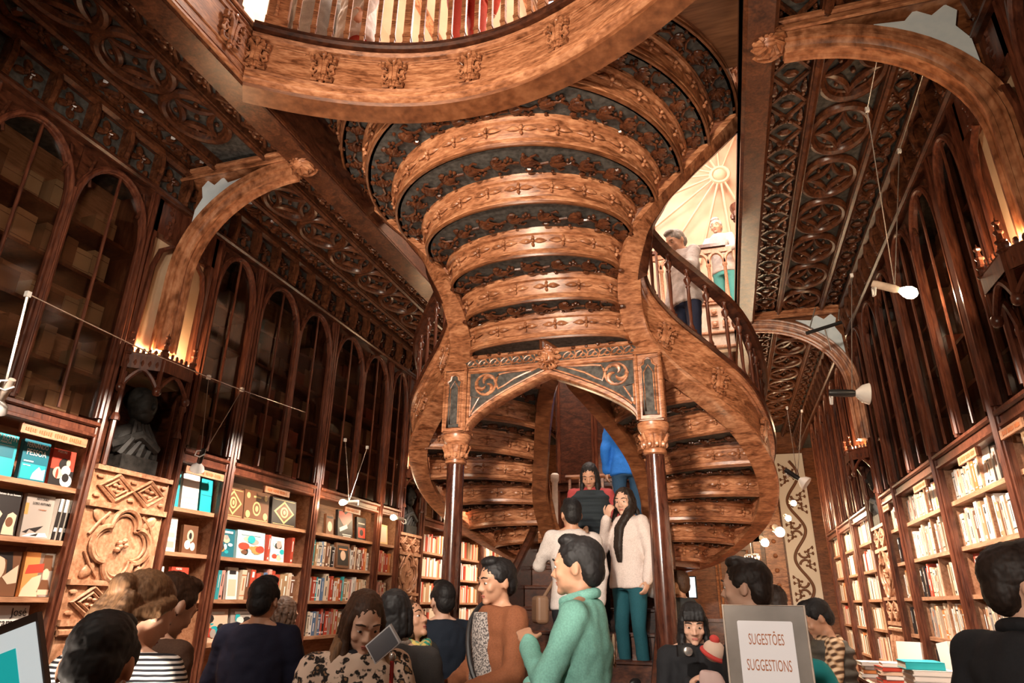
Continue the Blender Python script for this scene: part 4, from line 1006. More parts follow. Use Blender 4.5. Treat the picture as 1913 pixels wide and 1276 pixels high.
FIG = [(M_DK, rectp(0, 0, 1, .45)), (M_FLESH, ellp(.35, .36, .22, .16)), (M_DK, ellp(.55, .60, .22, .17)), (M_FLESH, ellp(.72, .66, .09, .10)), (M_WHP, ellp(.66, .44, .2, .14)), (M_WHP, ellp(.72, .17, .26, .17)), (M_DK, ellp(.68, .25, .15, .12)), (M_RED, ellp(.3, .33, .05, .14))]
faceout(XL, 1, 3.015, 2.165, .155, .22, M_RED, 'red face-out book with dancing figures next to the sea cover', FIG, [('POETAS', .38, .93, .022, M_WINK, .8)])
faceout(XL, 1, 2.74, 1.86, .175, .245, M_DK, 'black face-out book with two pale busts on its cover', [(M_FLESH, [(.12, .28), (.22, .5), (.36, .54), (.48, .46), (.36, .24), (.2, .14)]), (M_FLESH, [(.55, .02), (.57, .22), (.66, .46), (.8, .52), (.95, .46), (.92, .2), (.95, .02)]), (M_BROWNP, ellp(.74, .3, .12, .11))], [('Retrato de um homem', .58, .90, .016, M_WINK, .85)])
faceout(XL, 1, 2.945, 1.86, .175, .245, M_GRP, 'grey face-out book with scattered feathers on its cover', [(M_ORP, rectp(0, .52, .12, .78)), (M_DK, [(.05, .12), (.3, .22), (.2, .1)]), (M_DK, [(.25, .2), (.75, .3), (.5, .14)]), (M_WHP, [(.05, .02), (.95, .04), (.85, .14), (.3, .1)]), (M_DK, [(.3, .05), (.6, .12), (.55, .05)])], [('ANTÓNIO', .55, .90, .020, M_INK, .8), ('LOBO ANTUNES', .55, .79, .020, M_INK, .75), ('romance', .6, .66, .014, M_COPPER, 1)])
for k in range(3):
    o = faceout(XL, 1, 3.045+.034*k, 1.86, .022, .235, M_WHP, ('white spine with a black block, first beside the feather cover', 'white spine with a black block, middle of the trio beside the feather cover', 'white spine with a black block, last of the trio before the carved pilaster')[k], [(M_DK, rectp(0, .3, 1, .68)), (M_DK, rectp(.1, .0, .9, .2))], t=.15, lean=.0, setback=.05, name='white_spine_book')
faceout(XL, 1, 2.83, 1.55, .18, .235, M_BROWNP, 'brown face-out book with a large sepia face', [(M_FLESH, ellp(.32, .62, .22, .28)), (M_DK, [(.1, .72), (.2, .95), (.7, .98), (.78, .6), (.62, .45), (.56, .8), (.3, .88)]), (M_FLESH, [(.5, .42), (.95, .7), (.98, .3), (.7, .26)]), (M_WHP, rectp(.05, .14, .5, .18)), (M_WHP, rectp(.05, .06, .5, .1))])
faceout(XL, 1, 3.005, 1.55, .12, .24, M_ORP, 'orange and cream face-out book beside the hat portrait', [(M_FLESH, [(0, .0), (.9, 0), (.95, .5), (.5, .42), (.1, .18)]), (M_RED, [(.1, .5), (1, .55), (1, .75), (.2, .7)])])
faceout(XL, 1, 3.085, 1.55, .10, .24, M_GRP, 'grey face-out book with a man in a brown hat', [(M_BROWNP, [(.05, .62), (.2, .72), (.25, .95), (.75, .95), (.8, .7), (.98, .6), (.5, .58)]), (M_FLESH, ellp(.5, .5, .2, .14)), (M_BROWNP, [(.1, .1), (.3, .38), (.7, .38), (.95, .1)]), (M_FLESH, rectp(.15, .04, .85, .16))])
faceout(XL, 1, 2.90, 1.245, .30, .26, M_WHP, 'large cream lettered board on the lowest shelf in view at the picture edge', [(M_FLESH, rectp(.5, .0, .98, .5))], [('José', .80, .86, .06, M_INK, .9), ('Saramago', .62, .66, .06, M_INK, .9)], name='author_board')
faceout(XL, 1, 3.91, 2.165, .12, .245, M_TEAL, 'teal face-out book with a pale round portrait and a large letter A', [(M_DK, ellp(.5, .35, .22, .35)), (M_FLESH, ellp(.55, .68, .30, .14)), (M_GRP, rectp(0, .0, .3, .3))], [('A', .3, .12, .055, M_WINK, 1)])
faceout(XL, 1, 4.08, 2.165, .17, .27, M_WHP, 'tall cream face-out book in front of the teal block, under the clip lamp', [(M_FLESH, rectp(.1, .15, .9, .17)), (M_FLESH, rectp(.1, .30, .8, .32)), (M_FLESH, rectp(.1, .6, .7, .62))])
faceout(XL, 1, 4.25, 2.165, .13, .25, M_TEAL, 'plain teal face-out book at the end under the clip lamp', [(M_DTEAL, rectp(.1, .5, .9, .52))])
faceout(XL, 1, 3.94, 1.86, .16, .235, M_WHP, 'white face-out book with a sketched landscape, shelf under the letter A book', [(M_GRP, rectp(.1, .12, .9, .3)), (M_FLESH, rectp(.1, .42, .9, .56)), (M_GRP, rectp(.2, .7, .8, .72)), (M_GRP, rectp(.25, .8, .75, .82))])
faceout(XL, 1, 4.16, 1.86, .15, .20, M_BROWNP, 'brown ornate face-out book beside the sketched landscape cover', [(M_FLESH, ellp(.5, .62, .22, .22)), (M_WHP, ellp(.35, .3, .2, .16)), (M_WHP, ellp(.7, .25, .16, .15)), (M_DK, ellp(.5, .62, .1, .12))])
faceout(XL, 1, 3.90, 1.55, .15, .21, M_WHP, 'white face-out book with a grey scribble above the blonde woman', [(M_GRP, [(.2, .2), (.8, .45), (.6, .55), (.75, .75), (.7, .78), (.5, .55), (.65, .45), (.2, .25)])])
faceout(XL, 1, 4.13, 1.55, .17, .215, M_RED, 'red figure-cover face-out book above the blonde woman', FIG[:6], [('POETAS', .4, .93, .02, M_WINK, .8)])
ORN = [(M_GOLD, rectp(.06, .05, .94, .07)), (M_GOLD, rectp(.06, .93, .94, .95)), (M_GOLD, diam(.5, .5, .42, .42)), (M_BROWNP, diam(.5, .5, .34, .34)), (M_GOLD, ellp(.5, .5, .16, .2)), (M_BROWNP, ellp(.5, .5, .10, .14)), (M_GOLD, ellp(.5, .5, .05, .08))]
faceout(XL, 1, 4.56, 2.165, .25, .235, M_BROWNP, 'gilded box set with a lozenge, nearest the post', ORN, name='box_set', t=.06)
faceout(XL, 1, 4.86, 2.165, .33, .25, M_BROWNP, 'widest gilded box set with an oval medallion, between two lozenge sets', [(M_GOLD, rectp(.04, .04, .96, .06)), (M_GOLD, ellp(.5, .42, .16, .24)), (M_BROWNP, ellp(.5, .42, .12, .18)), (M_GOLD, ellp(.5, .42, .06, .1)), (M_GOLD, ellp(.15, .82, .07, .1)), (M_GOLD, ellp(.85, .82, .07, .1)), (M_GOLD, ellp(.15, .2, .09, .12)), (M_GOLD, ellp(.85, .2, .09, .12)), (M_GOLD, rectp(.35, .78, .65, .84))], name='box_set', t=.06)
faceout(XL, 1, 5.25, 2.165, .36, .24, M_DK, 'black and gold box set with a bold lozenge at the far end', ORN, name='box_set', t=.06)
def picturebook(y, z, w, h, base, label, seed):
    r2 = random.Random(seed); mats = [M_FLESH, M_WHP, M_RED, M_TEAL, M_DK, M_ORP, M_GRP, M_PALE, M_BROWNP]
    art = [(r2.choice(mats), ellp(r2.uniform(.15, .85), r2.uniform(.12, .75), r2.uniform(.08, .2), r2.uniform(.06, .16), 10)) for _ in range(11)]
    art = [(M, [(min(.98, max(.02, a)), min(.98, max(.02, b))) for a, b in P]) for M, P in art]
    return faceout(XL, 1, y, z, w, h, base, label, art+[(M_WHP, rectp(.15, .84, .85, .92))])
picturebook(4.55, 1.86, .20, .215, M_DTEAL, 'dark teal picture book at the near end of the shelf under the box sets', 1)
picturebook(4.86, 1.86, .36, .225, M_PALE, 'wide pale blue picture book in the middle of the shelf under the box sets', 2)
picturebook(5.22, 1.86, .20, .21, M_WHP, 'white and red picture book under the black and gold box set', 3)
put_book('novel', XL-.05, 1, 5.06, 1.861, .03, .215, .15, 'red', 'red spine between the pale blue picture book and its white neighbour', 'book', None)
put_book('novel', XL-.05, 1, 5.40, 1.861, .04, .22, .15, 'red', 'red spine at the post end of the shelf under the box sets', 'book', None)
faceout(XL, 1, 4.70, 1.55, .13, .24, M_WHP, 'cream face-out book with a small scene, near end of the third shelf down', [(M_FLESH, rectp(.15, .1, .85, .62)), (M_DK, rectp(.2, .78, .8, .9))])
faceout(XL, 1, 5.46, 1.55, .14, .22, M_WHP, 'white face-out book with a dark picture beside the post, third shelf down', [(M_DK, rectp(.25, .1, .7, .6)), (M_DK, rectp(.2, .78, .8, .9))])
picturebook(4.57, 1.245, .30, .235, M_FLESH, 'busy warm picture book behind the navy shoulder, first of two', 4)
picturebook(4.90, 1.245, .30, .235, M_GRP, 'busy grey picture book behind the navy shoulder, second of two', 5)
faceout(XL, 1, 6.02, 2.165, .14, .20, M_BROWNP, 'small brown face-out book beside the red heart cover', [(M_FLESH, ellp(.5, .4, .3, .25)), (M_DK, rectp(.1, .8, .9, .9))])
faceout(XL, 1, 6.32, 2.165, .30, .27, M_DK, 'large black face-out book with a red heart and a white slogan block', [(M_RED, [(.5, .35), (.05, .72), (.08, .95), (.3, .98), (.5, .86), (.7, .98), (.93, .95), (.95, .72)]), (M_WHP, [(.1, .32), (.6, .5), (.66, .36), (.15, .18)]), (M_WHP, rectp(.3, .08, .9, .12)), (M_WHP, rectp(.35, .02, .85, .05))])
faceout(XL, 1, 6.66, 2.165, .20, .24, M_DK, 'black face-out book with a red panel at the end of the red heart shelf', [(M_RED, rectp(.15, .1, .9, .55)), (M_DK, ellp(.5, .33, .2, .14)), (M_GRP, rectp(.15, .7, .85, .76))])
faceout(XL, 1, 6.25, 1.86, .26, .24, M_BROWNP, 'dark face-out book standing in front of the spines below the red heart', [(M_DK, rectp(.1, .1, .9, .9)), (M_FLESH, ellp(.5, .5, .2, .2)), (M_ORP, rectp(.2, .72, .8, .78))], setback=.02)
faceout(XL, 1, 7.15, 2.165, .26, .22, M_GOLD, 'tan face-out book lit by a bare bulb on the slim bookcase', [(M_FLESH, rectp(.12, .1, .88, .9))])
# on the wall of packed spines
def rface(y, z, w, h, base, label, art=()): return faceout(XR, -1, y, z, w, h, base, label, art, setback=.06, lean=.08)
rface(4.45, 2.245, .05, .24, M_WHP, 'white spine at the end beside the black portrait book', [(M_DK, rectp(.3, .3, .7, .8))])
rface(4.58, 2.245, .14, .25, M_DK, 'black face-out book with a pale standing portrait under the shelf label', [(M_FLESH, ellp(.5, .72, .14, .1)), (M_FLESH, [(.4, .6), (.62, .6), (.6, .25), (.46, .25)])])
rface(4.74, 2.245, .15, .25, M_WHP, 'white face-out book with small print beside the black portrait book', [(M_GRP, rectp(.4, .7, .6, .74)), (M_GRP, rectp(.3, .4, .7, .41)), (M_DK, rectp(.45, .08, .6, .16))])
# ================================================================== busts in the niches
def bust(label, X, s, y):
    o = thing('bronze_bust', label, 'bust', (X-.10*s, y, 2.33)); m = MB()
    m.box((0, 0, .05), (.22, .30, .10)); m.ell((0, 0, .20), (.11, .19, .13), None, 14, 8); m.tube([(0, 0, .28), (.02*s, 0, .38)], [.06, .05], 10)
    m.ell((.03*s, 0, .46), (.10, .085, .12), None, 14, 10); m.ell((.12*s, 0, .45), (.03, .02, .03), None, 8, 5); m.ell((.05*s, 0, .39), (.07, .06, .06), None, 10, 6); m.ell((-.01*s, 0, .51), (.11, .10, .09), None, 12, 8)
    for k in range(5): m.tube([(.07*s, -.14+.07*k, .10), (.105*s, -.10+.05*k+.02*(k % 2), .2), (.05*s, -.05+.025*k, .34)], [.03, .022, .016], 6)
    m.tube([(.02*s, -.17, .16), (.12*s, -.05, .24), (.10*s, .12, .17)], .035, 8)
    m.build('bronze', M_BRONZE, o); return o
bust('dark bronze bust in the niche above the bright quatrefoil panel', XL, 1, 3.48)
bust('dark bronze bust in the niche above the farther quatrefoil panel', XL, 1, 7.73)
bust('dark bronze bust in the niche over the pierced quatrefoil strip', XR, -1, 7.73)

# ================================================================== lamps and wires
m, nt, b = nodes_of('lit_bulb'); b.inputs['Emission Color'].default_value = (1, .78, .5, 1); b.inputs['Emission Strength'].default_value = 40; b.inputs['Base Color'].default_value = (1, .9, .7, 1); M_BULB = m
M_COIL = plain('nickel', (.55, .50, .45), .25, .5, .8)
LAMPS = []
def wire_lamp(label, p, d, lit, wires, k=1., r=.0035):
    if lit: LAMPS.append((Vector(p), Vector(d).normalized(), k))
    # p: lamp head, d: the way it points
    t = thing('wire_lamp', label, 'lamp', p); d = Vector(d).normalized(); q = d.to_track_quat('Z', 'Y').to_matrix()
    m = MB(); m.lathe([(.018*k, -.12*k), (.022*k, -.10*k), (.022*k, 0), (.016*k, .02*k)], (0, 0, 0), 12, q); m.build('holder', M_STONE if lit or k < .9 and r > .005 else M_BLACK, t)
    m = MB(); a = q @ Vector((0, 0, -.11*k)); sd = q @ Vector((1, 0, 0)); m.tube([a, a+sd*.05*k+Vector((0, 0, -.01)), a+sd*.06*k+Vector((0, 0, -.05*k)), a+sd*.02*k+Vector((0, 0, -.06*k)), a+sd*-.02*k+Vector((0, 0, -.03*k))], .006*k, 6); m.build('cord_loop', M_WHITE, t)
    if lit:
        m = MB(); m.lathe([(.012*k, .02*k), (.03*k, .05*k), (.036*k, .075*k), (.030*k, .10*k), (.010*k, .115*k)], (0, 0, 0), 12, q); m.build('bulb', M_BULB, t)
    else:
        m = MB(); m.lathe([(.016*k, .015*k), (.05*k, .05*k), (.062*k, .085*k), (.060*k, .088*k), (.045*k, .055*k), (.012*k, .02*k)], (0, 0, 0), 16, q); m.build('reflector', M_WHITE, t)
    for w in wires:
        m = MB(); m.tube([Vector((0, 0, .01))]+[Vector(v)-Vector(p) for v in w], r, 5); o = m.build('suspension_wire', M_COIL, t)
        mm = MB(); e = Vector(w[0])-Vector(p); mm.box(e, (.022, .022, .03)); mm.build('wire_clamp', M_WHITE, o)
    return t
P1 = at_y(1672, 540, 4.4); T1 = at_z(1620, 205, 4.45); T2 = at_z(1680, 282, 4.45)
wire_lamp('glowing bare bulb lamp hung on two wires before the wall of packed spines', P1, (at_y(1705, 548, 4.4)-P1), True, [[T1, at_z(1660, 0, 4.6)], [T2, at_z(1768, 0, 4.6)]], 1.15)
P2 = at_y(1592, 735, 5.2); wire_lamp('unlit white reflector lamp on one wire in front of the distant blue spandrel', P2, (.9, 0, -.1), False, [[at_y(1591, 515, 5.4)]], 1.3)
P3 = at_x(373, 862, -3.42); wire_lamp('small unlit clip lamp hanging in front of the tall cream face-out book', P3, (-.4, .3, -.6), False, [[at_x(390, 705, -3.42)], [at_x(452, 728, -3.42)]], .8, .003)
P4 = at_x(652, 938, -3.40); wire_lamp('small lit wire lamp above the red heart cover', P4, (-.9, -.5, -.1), True, [[at_x(645, 822, -3.4)], [at_x(686, 836, -3.4)]], .8, .003)
P5 = at_x(742, 968, -3.50); wire_lamp('lit bare bulb before the tan book on the slim bookcase', P5, (-.2, -.9, 0), True, [], .9)
P6 = at_x(4, 742, -3.2); wire_lamp('white cord lamp hanging at the picture edge beside the teal books', P6, (-.6, .2, -.7), False, [[at_x(52, 550, -3.2)]], .85, .008)
for lab, px, py, Y, k in (('uppermost lit bulb in the string of four before the scroll mural', 1480, 938, 11.0, 1.2), ('second lit bulb down the string before the scroll mural', 1470, 966, 10.8, 1.2), ('largest star-like lit bulb in the string before the scroll mural', 1453, 990, 9.5, 1.7), ('lowest lit bulb in the string before the scroll mural', 1426, 1010, 10.0, 1.5)):
    p = at_y(px, py, Y); wire_lamp(lab, p, (.1, -.9, -.3), True, [], k)
P7 = at_y(1490, 893, 8.0); wire_lamp('small spot lamp hung on crossing wires above the lit bulb string', P7, (.8, -.2, -.7), False, [[at_y(1470, 762, 8.0)], [at_y(1498, 768, 8.0)]], 1.3, .004)
t = thing('wire_track', 'short black lamp track with thin wires hanging before the distant blue spandrel', 'lamp track', at_y(1540, 612, 6.5)); c = Vector(t.location)
m = MB(); m.tube([at_y(1506, 623, 6.5)-c, at_y(1572, 602, 6.5)-c], .018, 6); m.build('bar', M_BLACK, t)
for a, b_ in (((1512, 615), (1523, 575)), ((1566, 598), (1568, 578)), ((1540, 612), (1553, 655))): m = MB(); m.tube([at_y(*a, 6.5)-c, at_y(*b_, 6.5)-c], .006, 5); m.build('hanger_wire', M_COIL, t)
c = at_x(60, 553, -3.3); t = thing('span_wire', 'thin steel wire strung across the glazed bookcases and the uplit niche', 'wire', c)
m = MB(); m.tube([at_x(50, 548, -3.3)-c, at_x(270, 655, -3.3)-c, at_x(390, 705, -3.3)-c, at_x(455, 730, -3.3)-c, at_x(570, 770, -3.3)-c], .004, 5); m.build('wire', M_COIL, t)

# ================================================================== sign, tables, monitor, mural
D = 2.30; cA = at_d(1424, 1131, D); cB = at_d(1430, 1276, D)
t = thing('suggestion_sign', 'grey upright sign board with a white SUGESTÕES SUGGESTIONS card', 'sign', (cA.x, cA.y, 0), -.12)
W, top = .268, cA.z
m = MB(); m.box((0, .02, top-.21), (W, .035, .42)); m.build('board', M_GREY, t, flat=True)
m = MB(); m.tube([(-W/2, .0, top-.42), (-W/2, .0, top), (W/2, 0, top), (W/2, 0, top-.42)], .004, 6); m.build('edge_trim', M_STONE, t)
m = MB(); m.box((0, .02, (top-.42)/2+.02), (.34, .30, top-.46)); m.box((0, .02, .02), (.42, .38, .04)); m.build('suggestion_box', M_OAKD, t, flat=True)
pc = MB(); z1, z0 = top-.050, top-.262; pw = .090
pc.prism([(-pw+.004, z0), (pw-.004, z0), (pw, z0+.004), (pw, z1-.004), (pw-.004, z1), (-pw+.004, z1), (-pw, z1-.004), (-pw, z0+.004)], (0, -.001, 0), (1, 0, 0), (0, 0, 1), (0, -1, 0), .003)
card = pc.build('card', M_SIGN, t, flat=True)
RT = Matrix.Rotation(PI/2, 3, 'X')
text_mesh('lettering', 'SUGESTÕES', .050, M_COPPER, card, Vector((0, -.0045, top-.110)), RT, .0006, 'CENTER', .44)
text_mesh('lettering', 'SUGGESTIONS', .050, M_COPPER, card, Vector((0, -.0045, top-.190)), RT, .0006, 'CENTER', .44)
def table(label, x0, x1, y0, y1, h, name='display_table'):
    t = thing(name, label, 'table', ((x0+x1)/2, (y0+y1)/2, 0)); w, d = (x1-x0)/2, (y1-y0)/2
    m = MB(); m.span((-w, -d, h-.04), (w, d, h)); m.tube([(-w, -d, h-.02), (w, -d, h-.02), (w, d, h-.02), (-w, d, h-.02)], .02, 6, True); m.build('table_top', M_CASE, t)
    m = MB(); m.span((-w+.04, -d+.04, h-.16), (w-.04, d-.04, h-.04)); m.build('apron', M_MAH, t, flat=True)
    for a in (-1, 1):
        for c in (-1, 1): m = MB(); m.lathe([(.03, 0), (.04, .05), (.035, .3), (.045, h-.2), (.045, h-.05)], (a*(w-.06), c*(d-.06), 0), 8); m.build('leg', M_MAH, t)
    return t
table('dark display table stacked with books beside the man in the plaid shirt', .92, 1.47, 4.3, 6.6, 1.06)
table('display table of small books and boxes in front of the fiction bookcases', -3.55, -2.95, 4.35, 5.75, 1.0)
def flatbook(x, y, z, w, d, h, mat, label, rz=0., group=None):
    o = thing('stacked_book', label, 'book', (x, y, z), rz, group)
    m = MB(); m.box((0, 0, .002), (w, d, .004)); m.box((0, 0, h-.002), (w, d, .004)); m.box((-w/2+.002, 0, h/2), (.004, d, h)); m.build('cover', mat, o, flat=True)
    m = MB(); m.box((.002, 0, h/2), (w-.008, d-.006, h-.008)); m.build('page_block', M_PAPER, o, flat=True)
    return z+h+.0005
z = 1.061
for k in range(4): z = flatbook(1.17, 5.28, z, .34, .24, .032, M_WHP, 'thick white book in the stack under the teal book', 1.57, 'white books under the teal book')
z = flatbook(1.13, 5.28, z, .26, .22, .045, M_TEAL, 'bright teal book lying on top of a white stack', 1.57)
for i, (x, y, n, mats) in enumerate(((1.05, 5.75, 5, (M_RED, M_WHP, M_FLESH)), (1.28, 4.75, 3, (M_WHP, M_FLESH)), (1.0, 6.2, 4, (M_WHP, M_ORP, M_GRP)))):
    z = 1.061
    for k in range(n): z = flatbook(x+rng.uniform(-.015, .015), y, z, .22, .16, .026, mats[k % len(mats)], ('book in the red and cream stack behind the teal book', 'book in the low cream stack nearest the black jacket', 'book in the farthest mixed stack beside the plaid shirt')[i], 1.57+rng.uniform(-.1, .1), ('red and cream stack', 'low cream stack', 'far mixed stack')[i])
def stand_book(x, y, z, w, h, t, rz, mat, label):
    o = thing('standing_book', label, 'book', (x, y, z), rz); m = MB(); m.box((0, 0, h/2), (w, t, h), Matrix.Rotation(-.14, 3, 'X')); m.build('cover', mat, o, flat=True)
    m = MB(); m.box((0, -t/2-.002+.14*h*.55, h*.62), (w*.75, .004, h*.3), Matrix.Rotation(-.14, 3, 'X')); m.build('cover_picture', M_GRP, o, flat=True); return o
stand_book(1.22, 5.95, 1.061, .17, .26, .03, -.6, M_WHP, 'cream book standing upright behind the red and cream stack')
stand_book(1.33, 4.98, 1.061, .17, .24, .03, -.8, M_FLESH, 'cream book standing near the black jacket on the display table')
stand_book(1.36, 5.50, 1.061, .05, .28, .16, .2, M_WHP, 'tall white book standing beside the teal book stack')
stand_book(-3.30, 4.55, 1.001, .05, .21, .14, .6, M_TEAL, 'teal-spined book standing on the table before the leopard coat')
stand_book(-3.22, 4.66, 1.001, .15, .22, .03, .5, M_FLESH, 'cream book with a street scene standing on the table before the leopard coat')
z = 1.001
for k, (mt, l) in enumerate(((M_RED, 'dark red box lying on the table beside the leopard coat'), (M_ORP, 'orange box on top of the dark red box'))): z = flatbook(-3.10, 4.95, z, .2, .28, .05, mt, l, .2)
flatbook(-3.32, 5.15, 1.001, .2, .3, .04, M_PALE, 'pale blue box behind the dark red box', .1)
# monitor on a back counter
p = at_y(1277, 1097, 9.6); t = thing('monitor', 'small bright monitor on the back counter behind the column', 'screen', (p.x, 9.6, 1.40), -.1)
MS = plain('lit_screen', (.6, .7, .75), .3, .5, 0, (.72, .85, .92), 1.6)
m = MB(); m.box((0, .02, p.z-1.40), (.34, .04, .28)); m.build('case', M_BLACK, t, flat=True)
m = MB(); m.box((0, -.003, p.z-1.40), (.31, .006, .25)); m.build('screen', MS, t, flat=True)
m = MB(); m.box((0, .05, (p.z-1.40)/2), (.06, .05, p.z-1.40)); m.box((0, .05, .01), (.2, .16, .02)); m.build('stand', M_BLACK, t, flat=True)
t = thing('back_counter', 'wooden sales counter at the back of the shop under the monitor', 'counter', (-.5, 9.7, 0))
m = MB(); m.span((-1.3, -.3, 0), (1.2, .3, 1.36)); m.build('body', M_OAKD, t, flat=True); m = MB(); m.span((-1.35, -.35, 1.36), (1.25, .35, 1.40)); m.build('top', M_CASE, t, flat=True)
# painted scroll mural and door at the back
t = thing('scroll_mural', 'cream panel painted with a brown leafy scroll on the back wall', 'mural', (1.31, YB-.02, 0))
m = MB(); m.box((0, 0, 2.12), (.50, .03, 4.24)); m.build('panel', M_WHP, t, flat=True)
m = MB(); pts = []
for k in range(100):
    q = k/99; pts.append((.12*math.sin(q*PI*7), -.02, .6+3.5*q))
m.tube(pts, .026, 6)
for j in range(7):
    zc = .6+3.5*(j+.5)/7; sg = 1 if j % 2 == 0 else -1
    for up_ in (-1, 1):
        c0 = Vector((-sg*.06, -.022, zc+up_*.10)); sp = [c0+Vector((sg*.11*(1-q)*math.cos(q*5.5), 0, up_*-.11*(1-q)*math.sin(q*5.5))) for q in [k/14*.85 for k in range(15)]]
        m.tube(sp, [.022-.013*k/14 for k in range(15)], 6)
        e = sp[-1]; m.ell(e, (.022, .008, .022), None, 8, 5)
        for a in range(4):
            b_ = Vector((-sg*(.10+.07*(a % 2)), -.022, zc+up_*(.04+.05*a)))
            for d in (-.7, 0, .7): m.ell(b_+Vector((-sg*.018*math.cos(d), 0, .022*math.sin(d))), (.024, .007, .012), Matrix.Rotation(d*sg, 3, 'Y'), 6, 4)
            m.tube([b_, b_.lerp(c0, .6)], .007, 4)
m.build('painted_scroll', M_BROWNP, t)
d_ = struct(MB().span((-.75, YB-.06, 0), (.45, YB+.0, 2.6)).build('door_1', M_OAKD, flat=True))
m = MB()
for a, c in ((-.68, -.18), (-.12, .38)):
    for z0, z1 in ((.1, 1.1), (1.2, 2.5)): m.tube([(a, YB-.07, z0), (c, YB-.07, z0), (c, YB-.07, z1), (a, YB-.07, z1)], .025, 5, True)
m.build('door_panel', M_OAK, d_)
m = MB(); m.span((.5, YB-.1, 0), (.62, YB, 3.2)); m.span((.70, YB-.1, 0), (1.02, YB, 3.4)); m.span((-.9, YB-.1, 2.65), (.62, YB, 3.0))
for k in range(12): m.ell((.86, YB-.11, .4+.25*k), (.04, .03, .04), None, 8, 5)
struct(m.build('trim_5', M_OAK))

p = at_y(1404, 1036, 9.9); t = thing('hanging_crystal_lamp', 'small sparkling crystal lamp hanging below the lit bulb string', 'lamp', p)
m = MB(); m.tube([(.09*math.cos(2*PI*k/14), .09*math.sin(2*PI*k/14), 0) for k in range(14)], .008, 6, True); m.tube([(0, 0, 0), (0, 0, .35)], .005, 5); m.build('ring', M_COIL, t)
m = MB()
for k in range(16): a = 2*PI*k/16; m.ell((.09*math.cos(a), .09*math.sin(a), -.035-.02*(k % 2)), (.012, .012, .022), None, 6, 4)
m.build('crystal_fringe', M_WHITE, t)
# ================================================================== people
TEXF = bpy.data.textures.new('folds', 'CLOUDS'); TEXF.noise_scale = .11; TEXF.noise_depth = 2
TEXH = bpy.data.textures.new('strands', 'CLOUDS'); TEXH.noise_scale = .013; TEXH.noise_depth = 2
def patterned(name, kind, c0, c1, scale):
    m, nt, b = nodes_of(name); setp(b, .85, .2); tc = nt.nodes.new('ShaderNodeTexCoord')
    if kind == 'stripe':
        w = nt.nodes.new('ShaderNodeTexWave'); w.bands_direction = 'Z'; w.inputs['Scale'].default_value = scale; w.inputs['Distortion'].default_value = .6; w.inputs['Detail'].default_value = 0
        lk(nt, tc.outputs['Object'], w.inputs[0]); r = ramp(nt, [(.44, c0), (.56, c1)]); lk(nt, w.outputs['Fac'], r.inputs[0])
    elif kind == 'leopard':
        n = nt.nodes.new('ShaderNodeTexNoise'); n.inputs['Scale'].default_value = 30; lk(nt, tc.outputs['Object'], n.inputs[0])
        v = nt.nodes.new('ShaderNodeTexVoronoi'); v.inputs['Scale'].default_value = scale; v.inputs['Randomness'].default_value = .9
        ad = nt.nodes.new('ShaderNodeMix'); ad.data_type = 'VECTOR'; ad.inputs[0].default_value = .06
        lk(nt, tc.outputs['Object'], ad.inputs[4]); lk(nt, n.outputs['Color'], ad.inputs[5]); lk(nt, ad.outputs[1], v.inputs[0])
        r = ramp(nt, [(.16, (.30, .17, .09)), (.24, c1), (.40, c1), (.50, c0)]); lk(nt, v.outputs['Distance'], r.inputs[0])
    elif kind == 'plaid':
        mx = nt.nodes.new('ShaderNodeMix'); mx.data_type = 'FLOAT'; mx.inputs[0].default_value = .5
        for i, d in enumerate(('Z', 'DIAGONAL')):
            w = nt.nodes.new('ShaderNodeTexWave'); w.bands_direction = d; w.inputs['Scale'].default_value = scale; lk(nt, tc.outputs['Object'], w.inputs[0]); lk(nt, w.outputs['Fac'], mx.inputs[2+i])
        r = ramp(nt, [(.25, c1), (.5, c0), (.75, (.62, .45, .30))]); lk(nt, mx.outputs[0], r.inputs[0])
    else:
        n = nt.nodes.new('ShaderNodeTexNoise'); n.inputs['Scale'].default_value = scale; n.inputs['Detail'].default_value = 2; lk(nt, tc.outputs['Object'], n.inputs[0])
        r = ramp(nt, [(.44, c0), (.54, c1)]); lk(nt, n.outputs['Fac'], r.inputs[0])
    lk(nt, r.outputs[0], b.inputs['Base Color']); return m
M_STRIPE = patterned('black_white_stripes', 'stripe', (.02, .02, .025), (.74, .70, .66), 22)
M_LEOP = patterned('leopard_knit', 'leopard', (.66, .49, .38), (.025, .02, .018), 24)
M_PLAID = patterned('tan_plaid', 'plaid', (.36, .22, .12), (.07, .035, .02), 9)
M_SPECK = patterned('grey_marl', 'noise', (.07, .06, .058), (.34, .29, .26), 130)
M_FLORAL = patterned('floral_scarf', 'noise', (.02, .22, .16), (.55, .40, .12), 40)
M_EYE = plain('eye_white', (.70, .66, .62), .25); M_IRIS = plain('iris', (.02, .012, .008), .2); M_LIP = plain('lips', (.42, .13, .10), .4)
def capsule(m, a, b, r0, r1, n=10):
    a, b = Vector(a), Vector(b); m.tube([a, a.lerp(b, .5), b], [r0, (r0+r1)/2, r1], n); m.ell(a, (r0, r0, r0), None, n, 8); m.ell(b, (r1, r1, r1), None, n, 8)
def rings(m, rs, n=20):
    # rs: (centre, rx, ry): horizontal ellipses lofted
    rows = [[Vector(c)+Vector((rx*math.cos(2*PI*k/n), ry*math.sin(2*PI*k/n), 0)) for k in range(n)] for c, rx, ry in rs]
    m.loft(rows, True); b = len(m.v)-n*len(rs); m.f.append(tuple(b+k for k in range(n))[::-1]); m.f.append(tuple(b+(len(rs)-1)*n+k for k in range(n))); m.mi += [0, 0]
